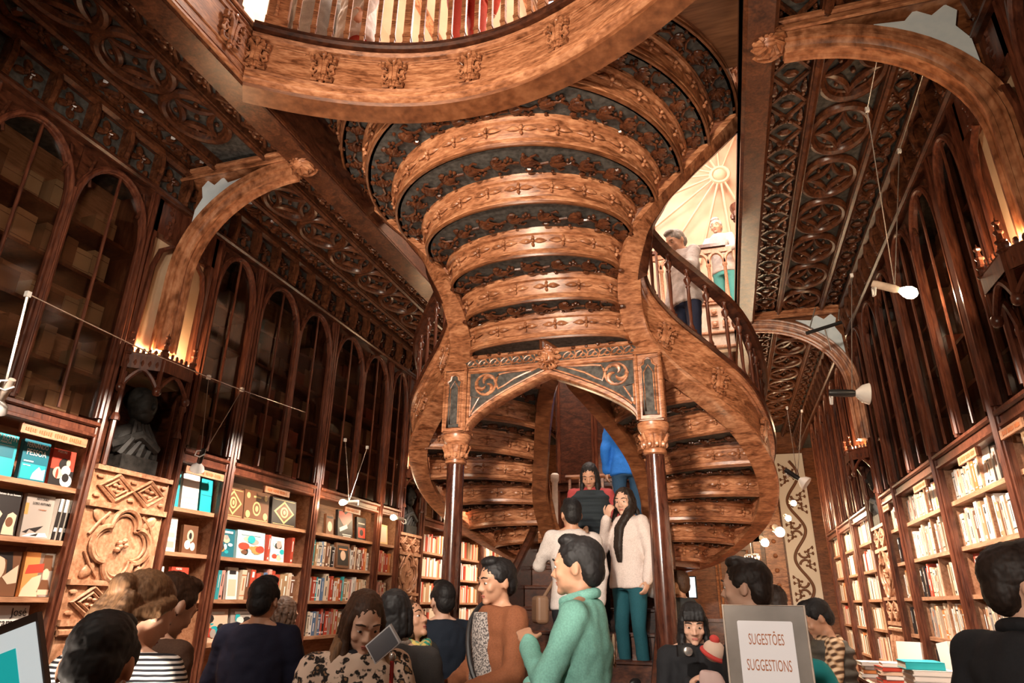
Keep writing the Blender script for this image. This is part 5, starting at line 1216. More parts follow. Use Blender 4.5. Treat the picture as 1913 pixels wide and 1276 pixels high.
def hand(m, w, d, nrm, side, curl, k=1.):
    # w: wrist; d: along the hand; nrm: palm normal; side: thumb direction
    d = d.normalized(); nrm = (nrm-d*nrm.dot(d)).normalized(); x = d.cross(nrm)*side
    m.ell(w+d*.045*k, (.040*k, .050*k, .015*k), Matrix((x, d, nrm)).transposed(), 12, 8)
    for i, (o, l) in enumerate(((-.028, .058), (-.010, .070), (.009, .074), (.027, .066))):
        p0 = w+d*.078*k+x*o*k; c1 = curl*.6; c2 = curl*1.5
        p1 = p0+(d*math.cos(c1)+nrm*math.sin(c1))*l*.5*k; p2 = p1+(d*math.cos(c2)+nrm*math.sin(c2))*l*.45*k
        capsule(m, p0, p1, .0095*k, .0088*k, 8); capsule(m, p1, p2, .0088*k, .0075*k, 8)
    t0 = w+d*.025*k+x*.032*k; t1 = t0+(d*.6+x*.7+nrm*.25)*.042*k; t2 = t1+(d*.85+x*.15+nrm*.45)*.032*k
    capsule(m, t0, t1, .012*k, .0105*k, 8); capsule(m, t1, t2, .0105*k, .0085*k, 8)
def soft(o, vox, it=6, fold=0., f=.5):
    md = o.modifiers.new('remesh', 'REMESH'); md.mode = 'VOXEL'; md.voxel_size = vox; md.use_smooth_shade = True
    sm = o.modifiers.new('smooth', 'SMOOTH'); sm.factor = f; sm.iterations = it
    if fold:
        dp = o.modifiers.new('folds', 'DISPLACE'); dp.texture = TEXF; dp.strength = fold; dp.mid_level = .5; dp.texture_coords = 'LOCAL'
    return o
SKINS = {'fair': (.62, .36, .25), 'tan': (.50, .26, .16), 'olive': (.44, .22, .13), 'brown': (.30, .14, .08)}
HAIRS = {'black': (.010, .008, .008), 'dark': (.022, .012, .008), 'brown': (.065, .028, .013), 'blond': (.24, .125, .06), 'grey': (.34, .32, .30), 'white': (.55, .52, .50)}
ZHIP = .93
def person(label, head=None, D=3., face=0., floor=0., k=1., lean=0., hyaw=0., hpitch=0., arms=None, skin='fair', hair=('short', 'black'), top=((.1, .1, .1), 'shirt'),
           legs=(.03, .03, .04), root=None, vox=.0075, group=None, sit=None, inner=None, vest=None, scarf=None, sleeve='long', step=0., roll=0., skirt=None, collar=None):
    RL = Matrix.Rotation(-math.radians(lean), 3, 'X')
    def U(p): p = Vector(p); return RL @ (p-Vector((0, 0, ZHIP)))+Vector((0, 0, ZHIP))
    NP = Vector((0, .0, 1.50)); RH = Matrix.Rotation(math.radians(hyaw), 3, 'Z') @ Matrix.Rotation(-math.radians(hpitch), 3, 'X') @ Matrix.Rotation(math.radians(roll), 3, 'Y')
    def Hd(p): return U(RH @ (Vector(p)-NP)+NP+Vector((0, 0, -.032)))
    RHL = RL @ RH
    hc = Hd((0, .02, 1.61))
    if head is not None:
        W = at_d(head[0], head[1], D); face = face+math.degrees(math.atan2(-W.x, W.y)); a = math.radians(face); off = Matrix.Rotation(a, 3, 'Z') @ (hc*k); rx, ry = W.x-off.x, W.y-off.y
        up = (hc.z-ZHIP)*k; lf = max(.5, (W.z-floor-up)/ZHIP)      # leg length that puts the head where it is seen
    else: rx, ry = root; lf = k
    hipz = ZHIP*lf
    t = thing('person', label, 'person', (rx, ry, floor), math.radians(face), group)
    def F(p): p = Vector(p); return Vector((p.x*k, p.y*k, hipz+(p.z-ZHIP)*k)) if p.z >= ZHIP-.001 else Vector((p.x*k, p.y*k, p.z*lf))
    def tr(m): m.v = [tuple(F(v)) for v in m.v]; return m
    arms = arms or {}
    A = {}
    for s in (-1, 1):
        e, h = arms.get(s, ((s*.235, -.03, 1.13), (s*.225, .05, .90)))[:2]; A[s] = (U((s*.175, 0, 1.385)), U(e), U(h))
    legp = {}
    for s in (-1, 1): legp[s] = [Vector((s*.09, 0, ZHIP-.03)), Vector((s*.095, .015+step*.16*s, .50)), Vector((s*.10, -.02+step*.22*s, .09))]
    # --- body: one continuous skin
    m = MB()
    m.ell(Hd((0, .012, 1.632)), (.076, .098, .104), RHL, 18, 14); m.ell(Hd((0, .040, 1.565)), (.060, .068, .070), RHL, 14, 10); m.ell(Hd((0, .088, 1.512)), (.026, .022, .018), RHL, 10, 8)
    m.ell(Hd((0, .062, 1.60)), (.064, .048, .06), RHL, 14, 10)
    m.tube([Hd((0, .103, 1.618)), Hd((0, .118, 1.60)), Hd((0, .129, 1.578)), Hd((0, .110, 1.569))], [.007, .0085, .0125, .009], 8)
    for s in (-1, 1):
        m.ell(Hd((s*.032, .0985, 1.612+(.0015 if hpitch > 10 else .006))), (.0150, .0112, .0085 if hpitch > 10 else .0062), RHL, 10, 6)
        m.ell(Hd((s*.016, .113, 1.572)), (.009, .010, .008), RHL, 8, 6); m.ell(Hd((s*.079, .0, 1.600)), (.010, .022, .033), RHL @ Matrix.Rotation(s*.2, 3, 'Z'), 10, 8)
        m.ell(Hd((s*.042, .080, 1.580)), (.024, .022, .022), RHL, 10, 8); m.tube([Hd((s*.012, .110, 1.632)), Hd((s*.034, .105, 1.637)), Hd((s*.056, .088, 1.629))], .009, 6)
    m.ell(Hd((0, .099, 1.547)), (.024, .011, .0075), RHL, 10, 6); m.ell(Hd((0, .097, 1.536)), (.021, .011, .0075), RHL, 10, 6)
    capsule(m, U((0, -.005, 1.40)), Hd((0, .0, 1.56)), .058, .050, 14)
    rings(m, [(U((0, 0, z)), rx_, ry_) for z, rx_, ry_ in ((.90, .15, .10), (1.06, .125, .085), (1.26, .150, .10), (1.36, .145, .085), (1.43, .07, .055))])
    for s in (-1, 1):
        S, E_, Wr = A[s]; capsule(m, U((s*.10, 0, 1.39)), S, .05, .048); m.tube([U((s*.03, -.01, 1.46)), U((s*.09, -.01, 1.425)), U((s*.15, 0, 1.40))], [.03, .035, .035], 8); capsule(m, S, E_, .045, .036); capsule(m, E_, Wr, .036, .026)
        cu = arms.get(s, (0, 0, .5))[2] if len(arms.get(s, ())) > 2 else .5
        dr = (Wr-E_).normalized(); nn = Vector((-s, .25, 0)) if abs(dr.z) > .6 else Vector((-s*.3, -.2, -1))
        if len(arms.get(s, ())) > 3: nn = Vector(arms[s][3])
        hand(m, Wr, dr, RL @ nn, s if True else -s, cu)
        for a_, b_, r0, r1 in ((legp[s][0], legp[s][1], .075, .05), (legp[s][1], legp[s][2], .05, .036)): capsule(m, a_, b_, r0, r1)
    body = soft(tr(m).build('body', M_SKIN, t), vox*k, 4); body.color = (*SKINS[skin], 1)
    # --- face details
    for s in (-1, 1):
        m = MB(); m.ell(Hd((s*.032, .0975, 1.611)), (.0130, .010, .0072), RHL, 10, 8); e_ = tr(m).build('eye', M_EYE, t)
        m = MB(); m.ell(Hd((s*.032, .1060, 1.610)), (.0065, .003, .0062), RHL, 8, 6); tr(m).build('iris', M_IRIS, e_)
        m = MB(); m.tube([Hd((s*.015, .1175, 1.638)), Hd((s*.034, .1145, 1.643)), Hd((s*.056, .098, 1.637))], [.003, .0038, .002], 6)
        eb = tr(m).build('eyebrow', M_HAIR, t); eb.color = (*HAIRS[hair[1] if hair[1] not in ('white', 'grey', 'blond') else 'brown'], 1)
    m = MB(); m.ell(Hd((0, .1065, 1.5465)), (.021, .0045, .004), RHL, 10, 6); m.ell(Hd((0, .1045, 1.5385)), (.018, .0045, .0045), RHL, 10, 6); tr(m).build('lips', M_LIP, t)
    # --- hair
    st = hair[0]; m = MB()
    m.ell(Hd((0, -.006, 1.652)), (.081, .106, .091), RHL, 18, 12); m.ell(Hd((0, -.052, 1.60)), (.070, .056, .072), RHL, 14, 10)
    if st == 'short':
        for s in (-1, 1): m.ell(Hd((s*.074, .02, 1.640)), (.014, .032, .034), RHL, 8, 6)
        m.ell(Hd((0, .045, 1.722)), (.062, .052, .030), RHL, 12, 8)
    if st in ('long', 'bob', 'front'):
        zl = {'long': 1.22, 'bob': 1.50, 'front': 1.40}[st] if len(hair) < 3 or not isinstance(hair[2], float) else hair[2]
        for s in (-1, 1):
            for q, (x, y) in enumerate(((.070, .048), (.077, .01), (.076, -.03), (.060, -.07), (.028, -.088))):
                if zl > 1.45: low = Hd((s*x*1.02, y, zl))
                else: low = U((s*(x+.018), y*.5+.012+(.05 if q < 2 else -.06), zl+.03*q))
                m.tube([Hd((s*x*.6, y*.9, 1.71)), Hd((s*x, y+.004, 1.63)), Hd((s*x*1.06, y-.002, 1.55)), Hd((s*x*1.04, y-.012, 1.55)).lerp(low, .45), low], [.016, .018, .019, .020, .012], 8)
        m.ell(Hd((0, -.075, 1.56)), (.075, .035, .08), RHL, 12, 8)
        if st == 'front':
            for q in range(4): m.tube([Hd((-.07, .02+.01*q, 1.60)), U((-.09+.01*q, .07, 1.46)), U((-.05+.012*q, .135, 1.34)), U((-.04+.012*q, .15, 1.18)), U((-.04+.01*q, .14, 1.06))], [.025, .028, .028, .024, .008], 8)
        if len(hair) > 3 or (len(hair) > 2 and hair[2] == 'fringe'):
            for x in (-.05, -.025, 0, .025, .05): m.tube([Hd((x*.7, .05, 1.735)), Hd((x, .10, 1.70)), Hd((x*1.05, .118, 1.655))], [.02, .018, .012], 6)
    if st == 'bun':
        m.ell(Hd((0, -.115, 1.645)), (.045, .04, .04), RHL, 12, 8)
        for s in (-1, 1): m.tube([Hd((s*.075, .04, 1.66)), Hd((s*.088, -.02, 1.60)), Hd((s*.06, -.08, 1.56)), Hd((s*.03, -.11, 1.52))], [.02, .024, .024, .012], 8)
        for x in (-.04, 0, .04): m.tube([Hd((x, -.10, 1.62)), Hd((x*1.2, -.115, 1.54)), U((x*1.3, -.12, 1.44))], [.03, .03, .012], 8)
    h_ = soft(tr(m).build('hair', M_HAIR, t), .0065*k, 2)
    dp = h_.modifiers.new('strands', 'DISPLACE'); dp.texture = TEXH; dp.strength = .008; dp.mid_level = .2; dp.texture_coords = 'LOCAL'; h_.color = (*HAIRS[hair[1]], 1)
    if st == 'long' and 'ombre' in hair:
        m = MB()
        for s in (-1, 1):
            for q in range(4): m.tube([Hd((s*.092, .05-.02*q, 1.545)), U((s*.112, .06-.025*q, 1.42)), U((s*(.125-.01*q), .085-.02*q, 1.28)), U((s*.10, .10-.02*q, 1.17))], [.018, .024, .026, .010], 8)
        o = soft(tr(m).build('blond_hair_ends', M_HAIR, t), .0075*k, 3); o.color = (*HAIRS['blond'], 1)
    # --- clothes
    col, kind = top[0], top[1]; mat = top[2] if len(top) > 2 else M_CLOTH
    loose = {'shirt': .014, 'sweater': .022, 'coat': .034}[kind]; hem = {'shirt': .86, 'sweater': .84, 'coat': .70}[kind]
    m = MB()
    prof = [(hem, .168, .118), (.97, .160, .112), (1.08, .146, .10), (1.26, .165, .112), (1.36, .160, .095), (1.42, .122, .082), (1.455, .072, .066)]
    rings(m, [(U((0, 0, z)) if z > ZHIP else Vector((0, 0, z)), rx_+loose, ry_+loose) for z, rx_, ry_ in prof])
    for s in (-1, 1):
        S, E_, Wr = A[s]; e2 = E_.lerp(Wr, .97) if sleeve == 'long' else S.lerp(E_, .72)
        capsule(m, U((s*.10, 0, 1.385)), S, .058+loose*.5, .055+loose*.5)
        if sleeve == 'long': capsule(m, S, E_, .053+loose*.6, .045+loose*.6); capsule(m, E_, e2, .045+loose*.6, .034+loose*.5)
        else: capsule(m, S, e2, .053+loose*.6, .052+loose*.6)
    o = soft(tr(m).build({'shirt': 'shirt', 'sweater': 'sweater', 'coat': 'coat'}[kind], mat, t), .012*k, 5, .030); o.color = (*col, 1)
    if vest:
        m = MB(); rings(m, [(U((0, 0, z)) if z > ZHIP else Vector((0, 0, z)), rx_+loose+.018, ry_+loose+.018) for z, rx_, ry_ in [(.80, .168, .12)]+prof[1:5]+[(1.42, .12, .085)]])
        for j in range(8):
            z = .86+.07*j; m.tube([U((.19*math.cos(2*PI*q/20)*(1.05 if z < 1 else .98), .14*math.sin(2*PI*q/20), z)) for q in range(20)], .022, 6, True)
        o = soft(tr(m).build('quilted_vest', M_CLOTH, t), .012*k, 3, .006); o.color = (*vest, 1)
    if inner:     # open front showing another garment
        m = MB(); pts = [(-.055, .145+loose, 1.40), (.055, .145+loose, 1.40), (.075, .150+loose, .88), (-.075, .150+loose, .88)]
        rings(m, [(U((0, .055+loose, z)) if z > ZHIP else Vector((0, .055+loose, z)), w_, .072) for z, w_ in ((.80, .14), (1.0, .125), (1.2, .12), (1.34, .09), (1.42, .05))])
        o = soft(tr(m).build('inner_top', inner[1] if len(inner) > 1 else M_CLOTH, t), .011*k, 3); o.color = (*inner[0], 1)
    if collar:
        m = MB(); m.tube([U((.078*math.cos(2*PI*q/16), .072*math.sin(2*PI*q/16)+.005, 1.455+.02*math.sin(2*PI*q/16)*-1)) for q in range(16)], .024, 8, True); o = soft(tr(m).build('collar', M_CLOTH, t), .01*k, 3); o.color = (*collar, 1)
    if scarf is not None:
        m = MB(); m.tube([U((.085*math.cos(2*PI*q/16), .085*math.sin(2*PI*q/16), 1.44+.012*math.cos(q))) for q in range(16)], .038, 8, True); m.tube([U((.03, .12, 1.42)), U((.05, .16, 1.28)), U((.06, .165, 1.12))], [.035, .04, .03], 8)
        o = soft(tr(m).build('scarf', scarf if not isinstance(scarf, tuple) else M_CLOTH, t), .012*k, 3, .01)
        if isinstance(scarf, tuple): o.color = (*scarf, 1)
    m = MB(); rings(m, [(Vector((0, 0, z)), rx_, ry_) for z, rx_, ry_ in ((.82, .165, .115), (.93, .165, .118), (1.00, .148, .108))])
    if skirt:
        rings(m, [(Vector((0, 0, z)), rx_, ry_) for z, rx_, ry_ in ((.45, .25, .2), (.7, .21, .16), (.95, .16, .115))]); legcol = skirt
    else: legcol = legs
    for s in (-1, 1):
        capsule(m, legp[s][0], legp[s][1], .092, .062); capsule(m, legp[s][1], legp[s][2]+Vector((0, 0, .02)), .062, .050)
    o = soft(tr(m).build('trousers' if not skirt else 'skirt', M_CLOTH, t), .014*k, 5, .012); o.color = (*legcol, 1)
    for s in (-1, 1):
        a_ = legp[s][2]; m = MB(); m.ell((a_.x, a_.y+.06, .045), (.045, .125, .045), None, 12, 8); m.ell((a_.x, a_.y, .07), (.045, .055, .06), None, 10, 8); m.box((a_.x, a_.y+.05, .012), (.085, .24, .024)); tr(m).build('shoe', M_BLACK, t)
    t['lf'] = lf; t['kk'] = k
    return t, (lambda p: t.matrix_basis @ F(U(p)))
NAVY = (.010, .011, .030); BLK = (.010, .010, .012)
BENT = {-1: ((-.25, .06, 1.12), (-.08, .26, 1.16), .8), 1: ((.25, .06, 1.12), (.08, .26, 1.16), .8)}
PEOPLE = {}
def reg(key, r): PEOPLE[key] = r; return r
reg('near', person('person with cropped black hair in dark clothes, closest to the pilaster base', (184, 1246), 1.72, -12, skin='tan', hair=('short', 'black'), top=(BLK, 'shirt'), hpitch=14))
reg('phone', person('person in a dark coat at the picture edge raising a phone', None, root=(-1.28, .42), face=-12, arms={1: ((.30, .12, 1.22), (.33, .42, 1.36), .9, (-1, 0, .2)), -1: ((-.25, .1, 1.15), (-.05, .3, 1.3), .9)}, top=((.06, .03, .02), 'coat'), k=.97))
reg('stripe', person('woman with tied-up blond hair in a black and white striped shirt', (272, 1146), 2.25, -35, hair=('bun', 'blond'), top=((.5, .5, .5), 'shirt', M_STRIPE), sleeve='short', lean=12, hyaw=-12, hpitch=12, legs=(.03, .035, .06), arms={1: ((.25, .10, 1.13), (.18, .34, 1.10), .6)}))
reg('stripe_friend', person('dark-haired person bowed behind the blond woman in stripes', (322, 1135), 2.75, -50, hair=('short', 'brown'), top=((.10, .05, .03), 'shirt'), lean=10, hpitch=15))
reg('navy', person('broad man in a navy shirt seen from behind before the picture books', (493, 1122), 4.0, -20, hair=('short', 'black'), top=(NAVY, 'coat'), k=1.04, skin='tan', arms=BENT, legs=NAVY))
reg('hood', person('brown-haired person with a pale green hood half hidden by the navy shirt', (531, 1150), 4.7, -55, hair=('bob', 'brown'), top=((.42, .52, .48), 'coat'), collar=(.50, .60, .56), k=.95, hpitch=10))
lw, lwU = reg('leopard', person('woman with long ombre hair in a leopard-trimmed coat looking down at her phone', (680, 1164), 2.9, 190, hair=('long', 'brown', 1.30, 'ombre') if False else ('long', 'brown', 'ombre'), top=((.60, .44, .36), 'coat', M_LEOP), hpitch=22, hyaw=4, collar=(.015, .014, .018), skin='fair', arms={-1: ((-.24, .10, 1.14), (-.05, .23, 1.27), .9), 1: ((.25, .07, 1.13), (.02, .25, 1.12), .7)}))
reg('greycoat', person('dark-haired person in a charcoal coat turned away beside the leopard coat', (737, 1152), 3.35, -10, hair=('bob', 'black', 1.52), top=((.035, .03, .028), 'coat'), collar=(.45, .36, .30)))
reg('glasses', person('woman with glasses and a green floral scarf gazing up beside the quatrefoil pilaster', (768, 1160), 4.1, 235, hair=('bob', 'brown'), top=((.03, .03, .03), 'coat'), scarf=M_FLORAL, hpitch=-22, skin='tan'))
reg('darkback', person('man in a dark blue jacket facing the bookshelves behind the column', (826, 1122), 4.9, 20, hair=('short', 'black'), top=((.008, .014, .026), 'coat'), k=1.04, legs=BLK))
reg('cardigan', person('short-haired woman in a rust cardigan and grey marl top with a shoulder strap', (926, 1088), 3.55, 118, hair=('short', 'black'), top=((.20, .065, .025), 'coat'), inner=((.2, .2, .2), M_SPECK), skirt=(.26, .22, .20), skin='tan', hpitch=6, k=.95, arms={-1: ((-.26, .05, 1.12), (-.22, .30, 1.06), .8), 1: ((.25, .02, 1.12), (.10, .26, 1.04), .9)}))
reg('whiteback', person('person in a white sweater and black trousers climbing the stair, seen from behind', (1067, 962), 5.35, 12, floor=.76, hair=('short', 'black'), top=((.66, .58, .54), 'sweater'), legs=BLK, skin='tan', arms={-1: ((-.25, .12, 1.18), (-.20, .34, 1.20), .7)}, step=.6, k=.98))
reg('mint', person('man in a mint green shirt with a hand on his chest, looking towards the shelves', (1076, 1060), 2.95, 78, hair=('short', 'black'), top=((.24, .55, .46), 'shirt'), skin='tan', k=1.02, collar=(.22, .50, .42), hyaw=-6, arms={-1: ((-.25, .10, 1.13), (-.05, .22, 1.27), .5), 1: ((.26, .05, 1.12), (.06, .24, 1.10), .6)}))
wh, whU = reg('pinkwhite', person('long-haired woman in an off-white sweater and teal jeans with a hand at her chin', (1166, 938), 5.75, 138, floor=.95, hair=('front', 'dark'), top=((.70, .58, .53), 'sweater'), legs=(.012, .085, .11), skin='fair', hyaw=20, hpitch=6, k=.97, arms={1: ((.24, .10, 1.15), (.055, .19, 1.43), 1.1, (0, -1, .2)), -1: ((-.24, -.02, 1.12), (-.25, .06, .90), .7)}))
reg('redtop', person('black-haired woman in a red top and dark quilted vest looking down on the stair', (1101, 890), 6.25, 172, floor=1.33, hair=('long', 'black'), top=((.36, .05, .05), 'shirt'), vest=(.022, .030, .036), hpitch=28, skin='tan', k=.95))
reg('blue', person('person in a bright blue sweater and jeans at the stair head, seen from behind', (1166, 770), 7.2, 8, floor=2.1, hair=('bob', 'black'), top=((.015, .14, .52), 'sweater'), legs=(.02, .06, .12), k=.96))
reg('fringe', person('young woman with a black fringe in a printed black top holding a camera', (1295, 1166), 4.0, 183, hair=('bob', 'black', 1.38, 'fringe'), top=(BLK, 'shirt'), hpitch=14, skin='fair', k=.93, arms={1: ((.22, .08, 1.12), (.06, .22, 1.24), .9), -1: ((-.24, .06, 1.12), (-.05, .24, 1.20), .9)}))
reg('behindsign', person('short-haired man in profile directly behind the suggestions sign', (1391, 1098), 3.1, 72, hair=('short', 'dark'), top=((.03, .028, .03), 'coat'), skin='fair', k=1.0))
reg('far', person('dark-haired person far back between the sign and the plaid shirt', (1450, 1128), 5.2, 10, hair=('short', 'dark'), top=((.05, .03, .02), 'coat')))
reg('plaid', person('man in a quilted vest over a plaid shirt reading beside the display table', (1524, 1156), 4.7, 100, hair=('short', 'black'), top=((.4, .3, .2), 'shirt', M_PLAID), vest=(.085, .075, .062), hpitch=26, hyaw=0, skin='tan', arms=BENT, k=.98))
reg('foreground', person('man in a black jacket with cropped dark hair, largest figure beside the packed spines', (1926, 1098), 2.05, -26, hair=('short', 'dark'), top=((.012, .012, .014), 'coat'), skin='fair', hyaw=-52, k=1.03, collar=(.010, .010, .012)))
reg('child', person('person with tied brown hair half hidden behind the column beside the monitor', (1266, 1092), 6.3, 60, hair=('short', 'brown'), top=((.04, .045, .05), 'coat'), skin='tan', k=.95))
# upstairs
reg('galleryw', person('woman in a pale cap leaning on the bright gallery rail with folded arms', (1338, 424), 10.0, 165, floor=4.93, hair=('short', 'white'), top=((.58, .50, .46), 'shirt'), legs=(.10, .38, .36), lean=14, hpitch=-5, vox=.01, arms={1: ((.24, .20, 1.16), (.02, .30, 1.14), .6), -1: ((-.24, .20, 1.16), (-.02, .30, 1.14), .6)}))
reg('stairman', person('grey-haired man in a pale sweater and navy trousers coming down the side stair', (1262, 452), 6.45, 130, floor=3.36, hair=('short', 'grey'), top=((.50, .44, .42), 'sweater'), legs=(.012, .016, .04), k=.95, hpitch=30, vox=.01, arms={-1: ((-.27, .12, 1.14), (-.30, .36, 1.10), .7)}))
def up(key, label, px, py, Y, face, fl=4.975, **kw):
    p = at_y(px, py, Y); reg(key, person(label, None, root=(p.x, Y), face=face, floor=fl, vox=.01, **kw))
up('up_a', 'person in a pale grey coat standing behind the balcony balusters', 590, 30, 3.55, 20, top=((.50, .50, .50), 'coat'), legs=(.35, .36, .37), hair=('short', 'dark'))
up('up_b', 'person in a black coat at the corner of the balcony balusters', 535, 25, 3.75, -30, top=(BLK, 'coat'), legs=BLK, hair=('long', 'black'))
up('up_c', 'person in a white blouse with a dark bag behind the balcony balusters', 668, 30, 3.5, 150, top=((.70, .66, .64), 'coat'), legs=(.40, .05, .03), hair=('short', 'white'))
up('up_d', 'person in a red shirt bending over behind the balcony balusters', 872, 20, 3.45, 240, top=((.52, .055, .03), 'shirt'), legs=(.45, .05, .03), hair=('short', 'dark'), lean=35)
# ---- things they hold or wear
def held(name, label, cat, P, rz=0.): return thing(name, label, cat, P, rz)
p = at_d(36, 1256, .98); t = held('phone', 'blurred phone with a bright white and teal screen raised at the picture edge', 'phone', p, .15)
m = MB(); m.box((0, .006, 0), (.075, .010, .150)); m.build('case', plain('brown_case', (.06, .03, .02), .5), t, flat=True); m = MB(); m.box((0, -.0005, -.004), (.068, .002, .132)); scr = m.build('screen', plain('phone_screen', (.6, .65, .65), .2, .5, 0, (.85, .92, .92), .55), t, flat=True)
m = MB(); m.box((.012, -.002, -.05), (.035, .001, .04)); m.box((-.015, -.002, .01), (.03, .001, .05)); m.build('screen_picture', plain('screen_teal', (0, .3, .3), .3, .5, 0, (.02, .50, .48), .6), scr, flat=True)
t.rotation_euler = (.1, -.35, .15)
P = at_d(716, 1203, 2.42); t = held('phone', 'clear-cased phone in the hand of the woman in the leopard-trimmed coat', 'phone', P); t.rotation_euler = (.5, .95, .2)
m = MB(); m.box((0, 0, 0), (.075, .010, .15)); m.build('case', plain('clear_case', (.42, .40, .40), .12), t, flat=True); m = MB(); m.box((0, -.006, 0), (.066, .002, .135)); m.build('screen', plain('dim_screen', (.10, .10, .11), .1), t, flat=True)
a = at_d(733, 1232, 2.5); t = held('umbrella', 'thin red umbrella handle hanging from the leopard-coat woman’s hand'.replace('’s', ''), 'umbrella', a)
m = MB(); m.tube([(0, 0, 0), (.005, 0, -.25), (.0, 0, -.7)], .008, 8); m.build('shaft', plain('red_lacquer', (.35, .02, .015), .25), t); m = MB(); m.ell((0, 0, .01), (.014, .014, .018), None, 10, 8); m.build('knob', M_COIL, t)
# sheets of paper
def sheet(label, px, py, D, w, h, rot):
    t = held('paper_sheet', label, 'paper', at_d(px, py, D)); m = MB(); m.loft([[Vector((-w/2+w*i/6, .012*math.sin(i*.9), -h/2+h*j/6)) for i in range(7)] for j in range(7)])
    o = m.build('paper', plain('plain_paper', (.72, .68, .66), .7) if 'plain_paper' not in MATS else MATS['plain_paper'], t); sd = o.modifiers.new('thick', 'SOLIDIFY'); sd.thickness = .0015
    t.rotation_euler = rot; return t
sheet('white leaflet held by the woman in the off-white sweater', 1211, 1088, 5.55, .15, .22, (.2, .25, .3))
sheet('crumpled white leaflet in the hand of the woman in the rust cardigan', 938, 1236, 3.3, .12, .10, (.3, .9, .2))
sheet('small white leaflet in the hand at the edge of the mint shirt', 1014, 1258, 3.2, .05, .12, (.1, .2, .2))
# strap bags: strap follows the chest, bag at the hip
def strapbag(key, label, col, s, sc=1.):
    tp, U_ = PEOPLE[key]; t = held('shoulder_bag', label, 'bag', tp.location); base = tp.location
    pts = [U_(p)-base for p in ((s*.10, -.10, 1.44), (s*.12, .02, 1.475), (s*.06, .155, 1.36), (-s*.06, .20, 1.15), (-s*.20, .14, .96), (-s*.24, .03, .90))]
    m = MB(); m.tube(bez(pts, 24), .014, 8); m.build('strap', plain('strap_'+key, col, .5), t)
    c = U_((-s*.26, .03, .84))-base; m = MB(); m.box(c, (.10, .26, .20), rotz(tp.rotation_euler.z)); o = m.build('bag_body', MATS['strap_'+key], t, flat=True); bv = o.modifiers.new('round', 'BEVEL'); bv.width = .03; bv.segments = 3
strapbag('cardigan', 'black shoulder bag of the woman in the rust cardigan', (.014, .012, .012), 1)
strapbag('whiteback', 'tan strapped bag worn over the white sweater on the stair', (.22, .12, .07), 1)
# camera and knitted hat by the fringe woman
P = at_d(1282, 1216, 3.72); t = held('camera', 'small black compact camera in the hands of the woman with a fringe', 'camera', P, .3)
m = MB(); m.box((0, 0, 0), (.10, .04, .06)); m.box((0, 0, .034), (.04, .03, .012)); m.build('camera_body', M_BLACK, t, flat=True); m = MB(); m.lathe([(.024, 0), (.024, .03), (.02, .032)], (0, -.02, 0), 14, Matrix.Rotation(PI/2, 3, 'X')); m.build('lens', M_COIL, t)
P = at_d(1334, 1216, 3.55); t = held('knitted_hat', 'cream and red knitted bobble hat carried beside the woman with a fringe', 'hat', P); t.rotation_euler = (.2, .5, 0)
m = MB(); m.ell((0, 0, 0), (.06, .06, .055), None, 16, 12); m.build('cap', plain('cream_knit', (.62, .44, .34), .9), t); m = MB(); m.tube([(.060*math.cos(2*PI*k/18), .060*math.sin(2*PI*k/18), -.02) for k in range(18)], .012, 8, True); m.ell((-.02, 0, .055), (.028, .03, .022), None, 10, 8); m.build('red_trim', plain('red_knit', (.50, .05, .04), .9), t)
P = at_d(1330, 1275, 3.5); t = held('tote_bag', 'crumpled pale pink tote bag below the bobble hat', 'bag', P); m = MB(); rings(m, [((0, 0, -.2), .07, .05), ((0.02, 0, -.08), .08, .06), ((0, 0, .02), .06, .04), ((-.01, 0, .06), .04, .03)]); o = m.build('bag_body', plain('pink_cloth', (.60, .42, .38), .9), t); dp = o.modifiers.new('sub', 'SUBSURF'); dp.levels = 2; dp.render_levels = 2; dp = o.modifiers.new('folds', 'DISPLACE'); dp.texture = TEXF; dp.strength = .05
P = at_d(1527, 1262, 3.3); t = held('clothing', 'teal backpack between the suggestions sign and the plaid shirt', 'bag', P); m = MB(); rings(m, [((0, 0, -.30), .10, .08), ((0, 0, -.1), .12, .09), ((-.01, 0, .03), .09, .07), ((-.02, 0, .08), .05, .04)]); o = m.build('bag_body', plain('teal_cloth', (.01, .30, .31), .7), t); dp = o.modifiers.new('sub', 'SUBSURF'); dp.levels = 2; dp.render_levels = 2  # bag shape standing in for a piece of teal clothing
# flower print on the back of the mint shirt
tp, U_ = PEOPLE['mint']; inv = tp.matrix_basis.inverted()
for mt, pts in ((M_FLESH, ((.07, 1.28, .035), (.11, 1.24, .028), (.05, 1.22, .025))), (M_BROWNP, ((.10, 1.29, .022), (.08, 1.20, .02))), (M_WHP, ((.12, 1.27, .02), (.06, 1.25, .02)))):
    for x, z, r in pts: MB().ell(inv @ U_((x, -.121, z)), (r, .007, r), Matrix.Rotation(.25, 3, 'Z'), 8, 6).build('floral_print', mt, tp)
# picture on the printed black top
tp, U_ = PEOPLE['fringe']; inv = tp.matrix_basis.inverted(); m = MB()
for k in range(4): m.tube([inv @ U_((-.07+.04*k, .150, 1.03)), inv @ U_((-.05+.04*k, .152, 1.09-.02*(k % 2))), inv @ U_((-.03+.04*k, .150, 1.05))], .005, 5)
m.build('white_print', M_WINK, tp)
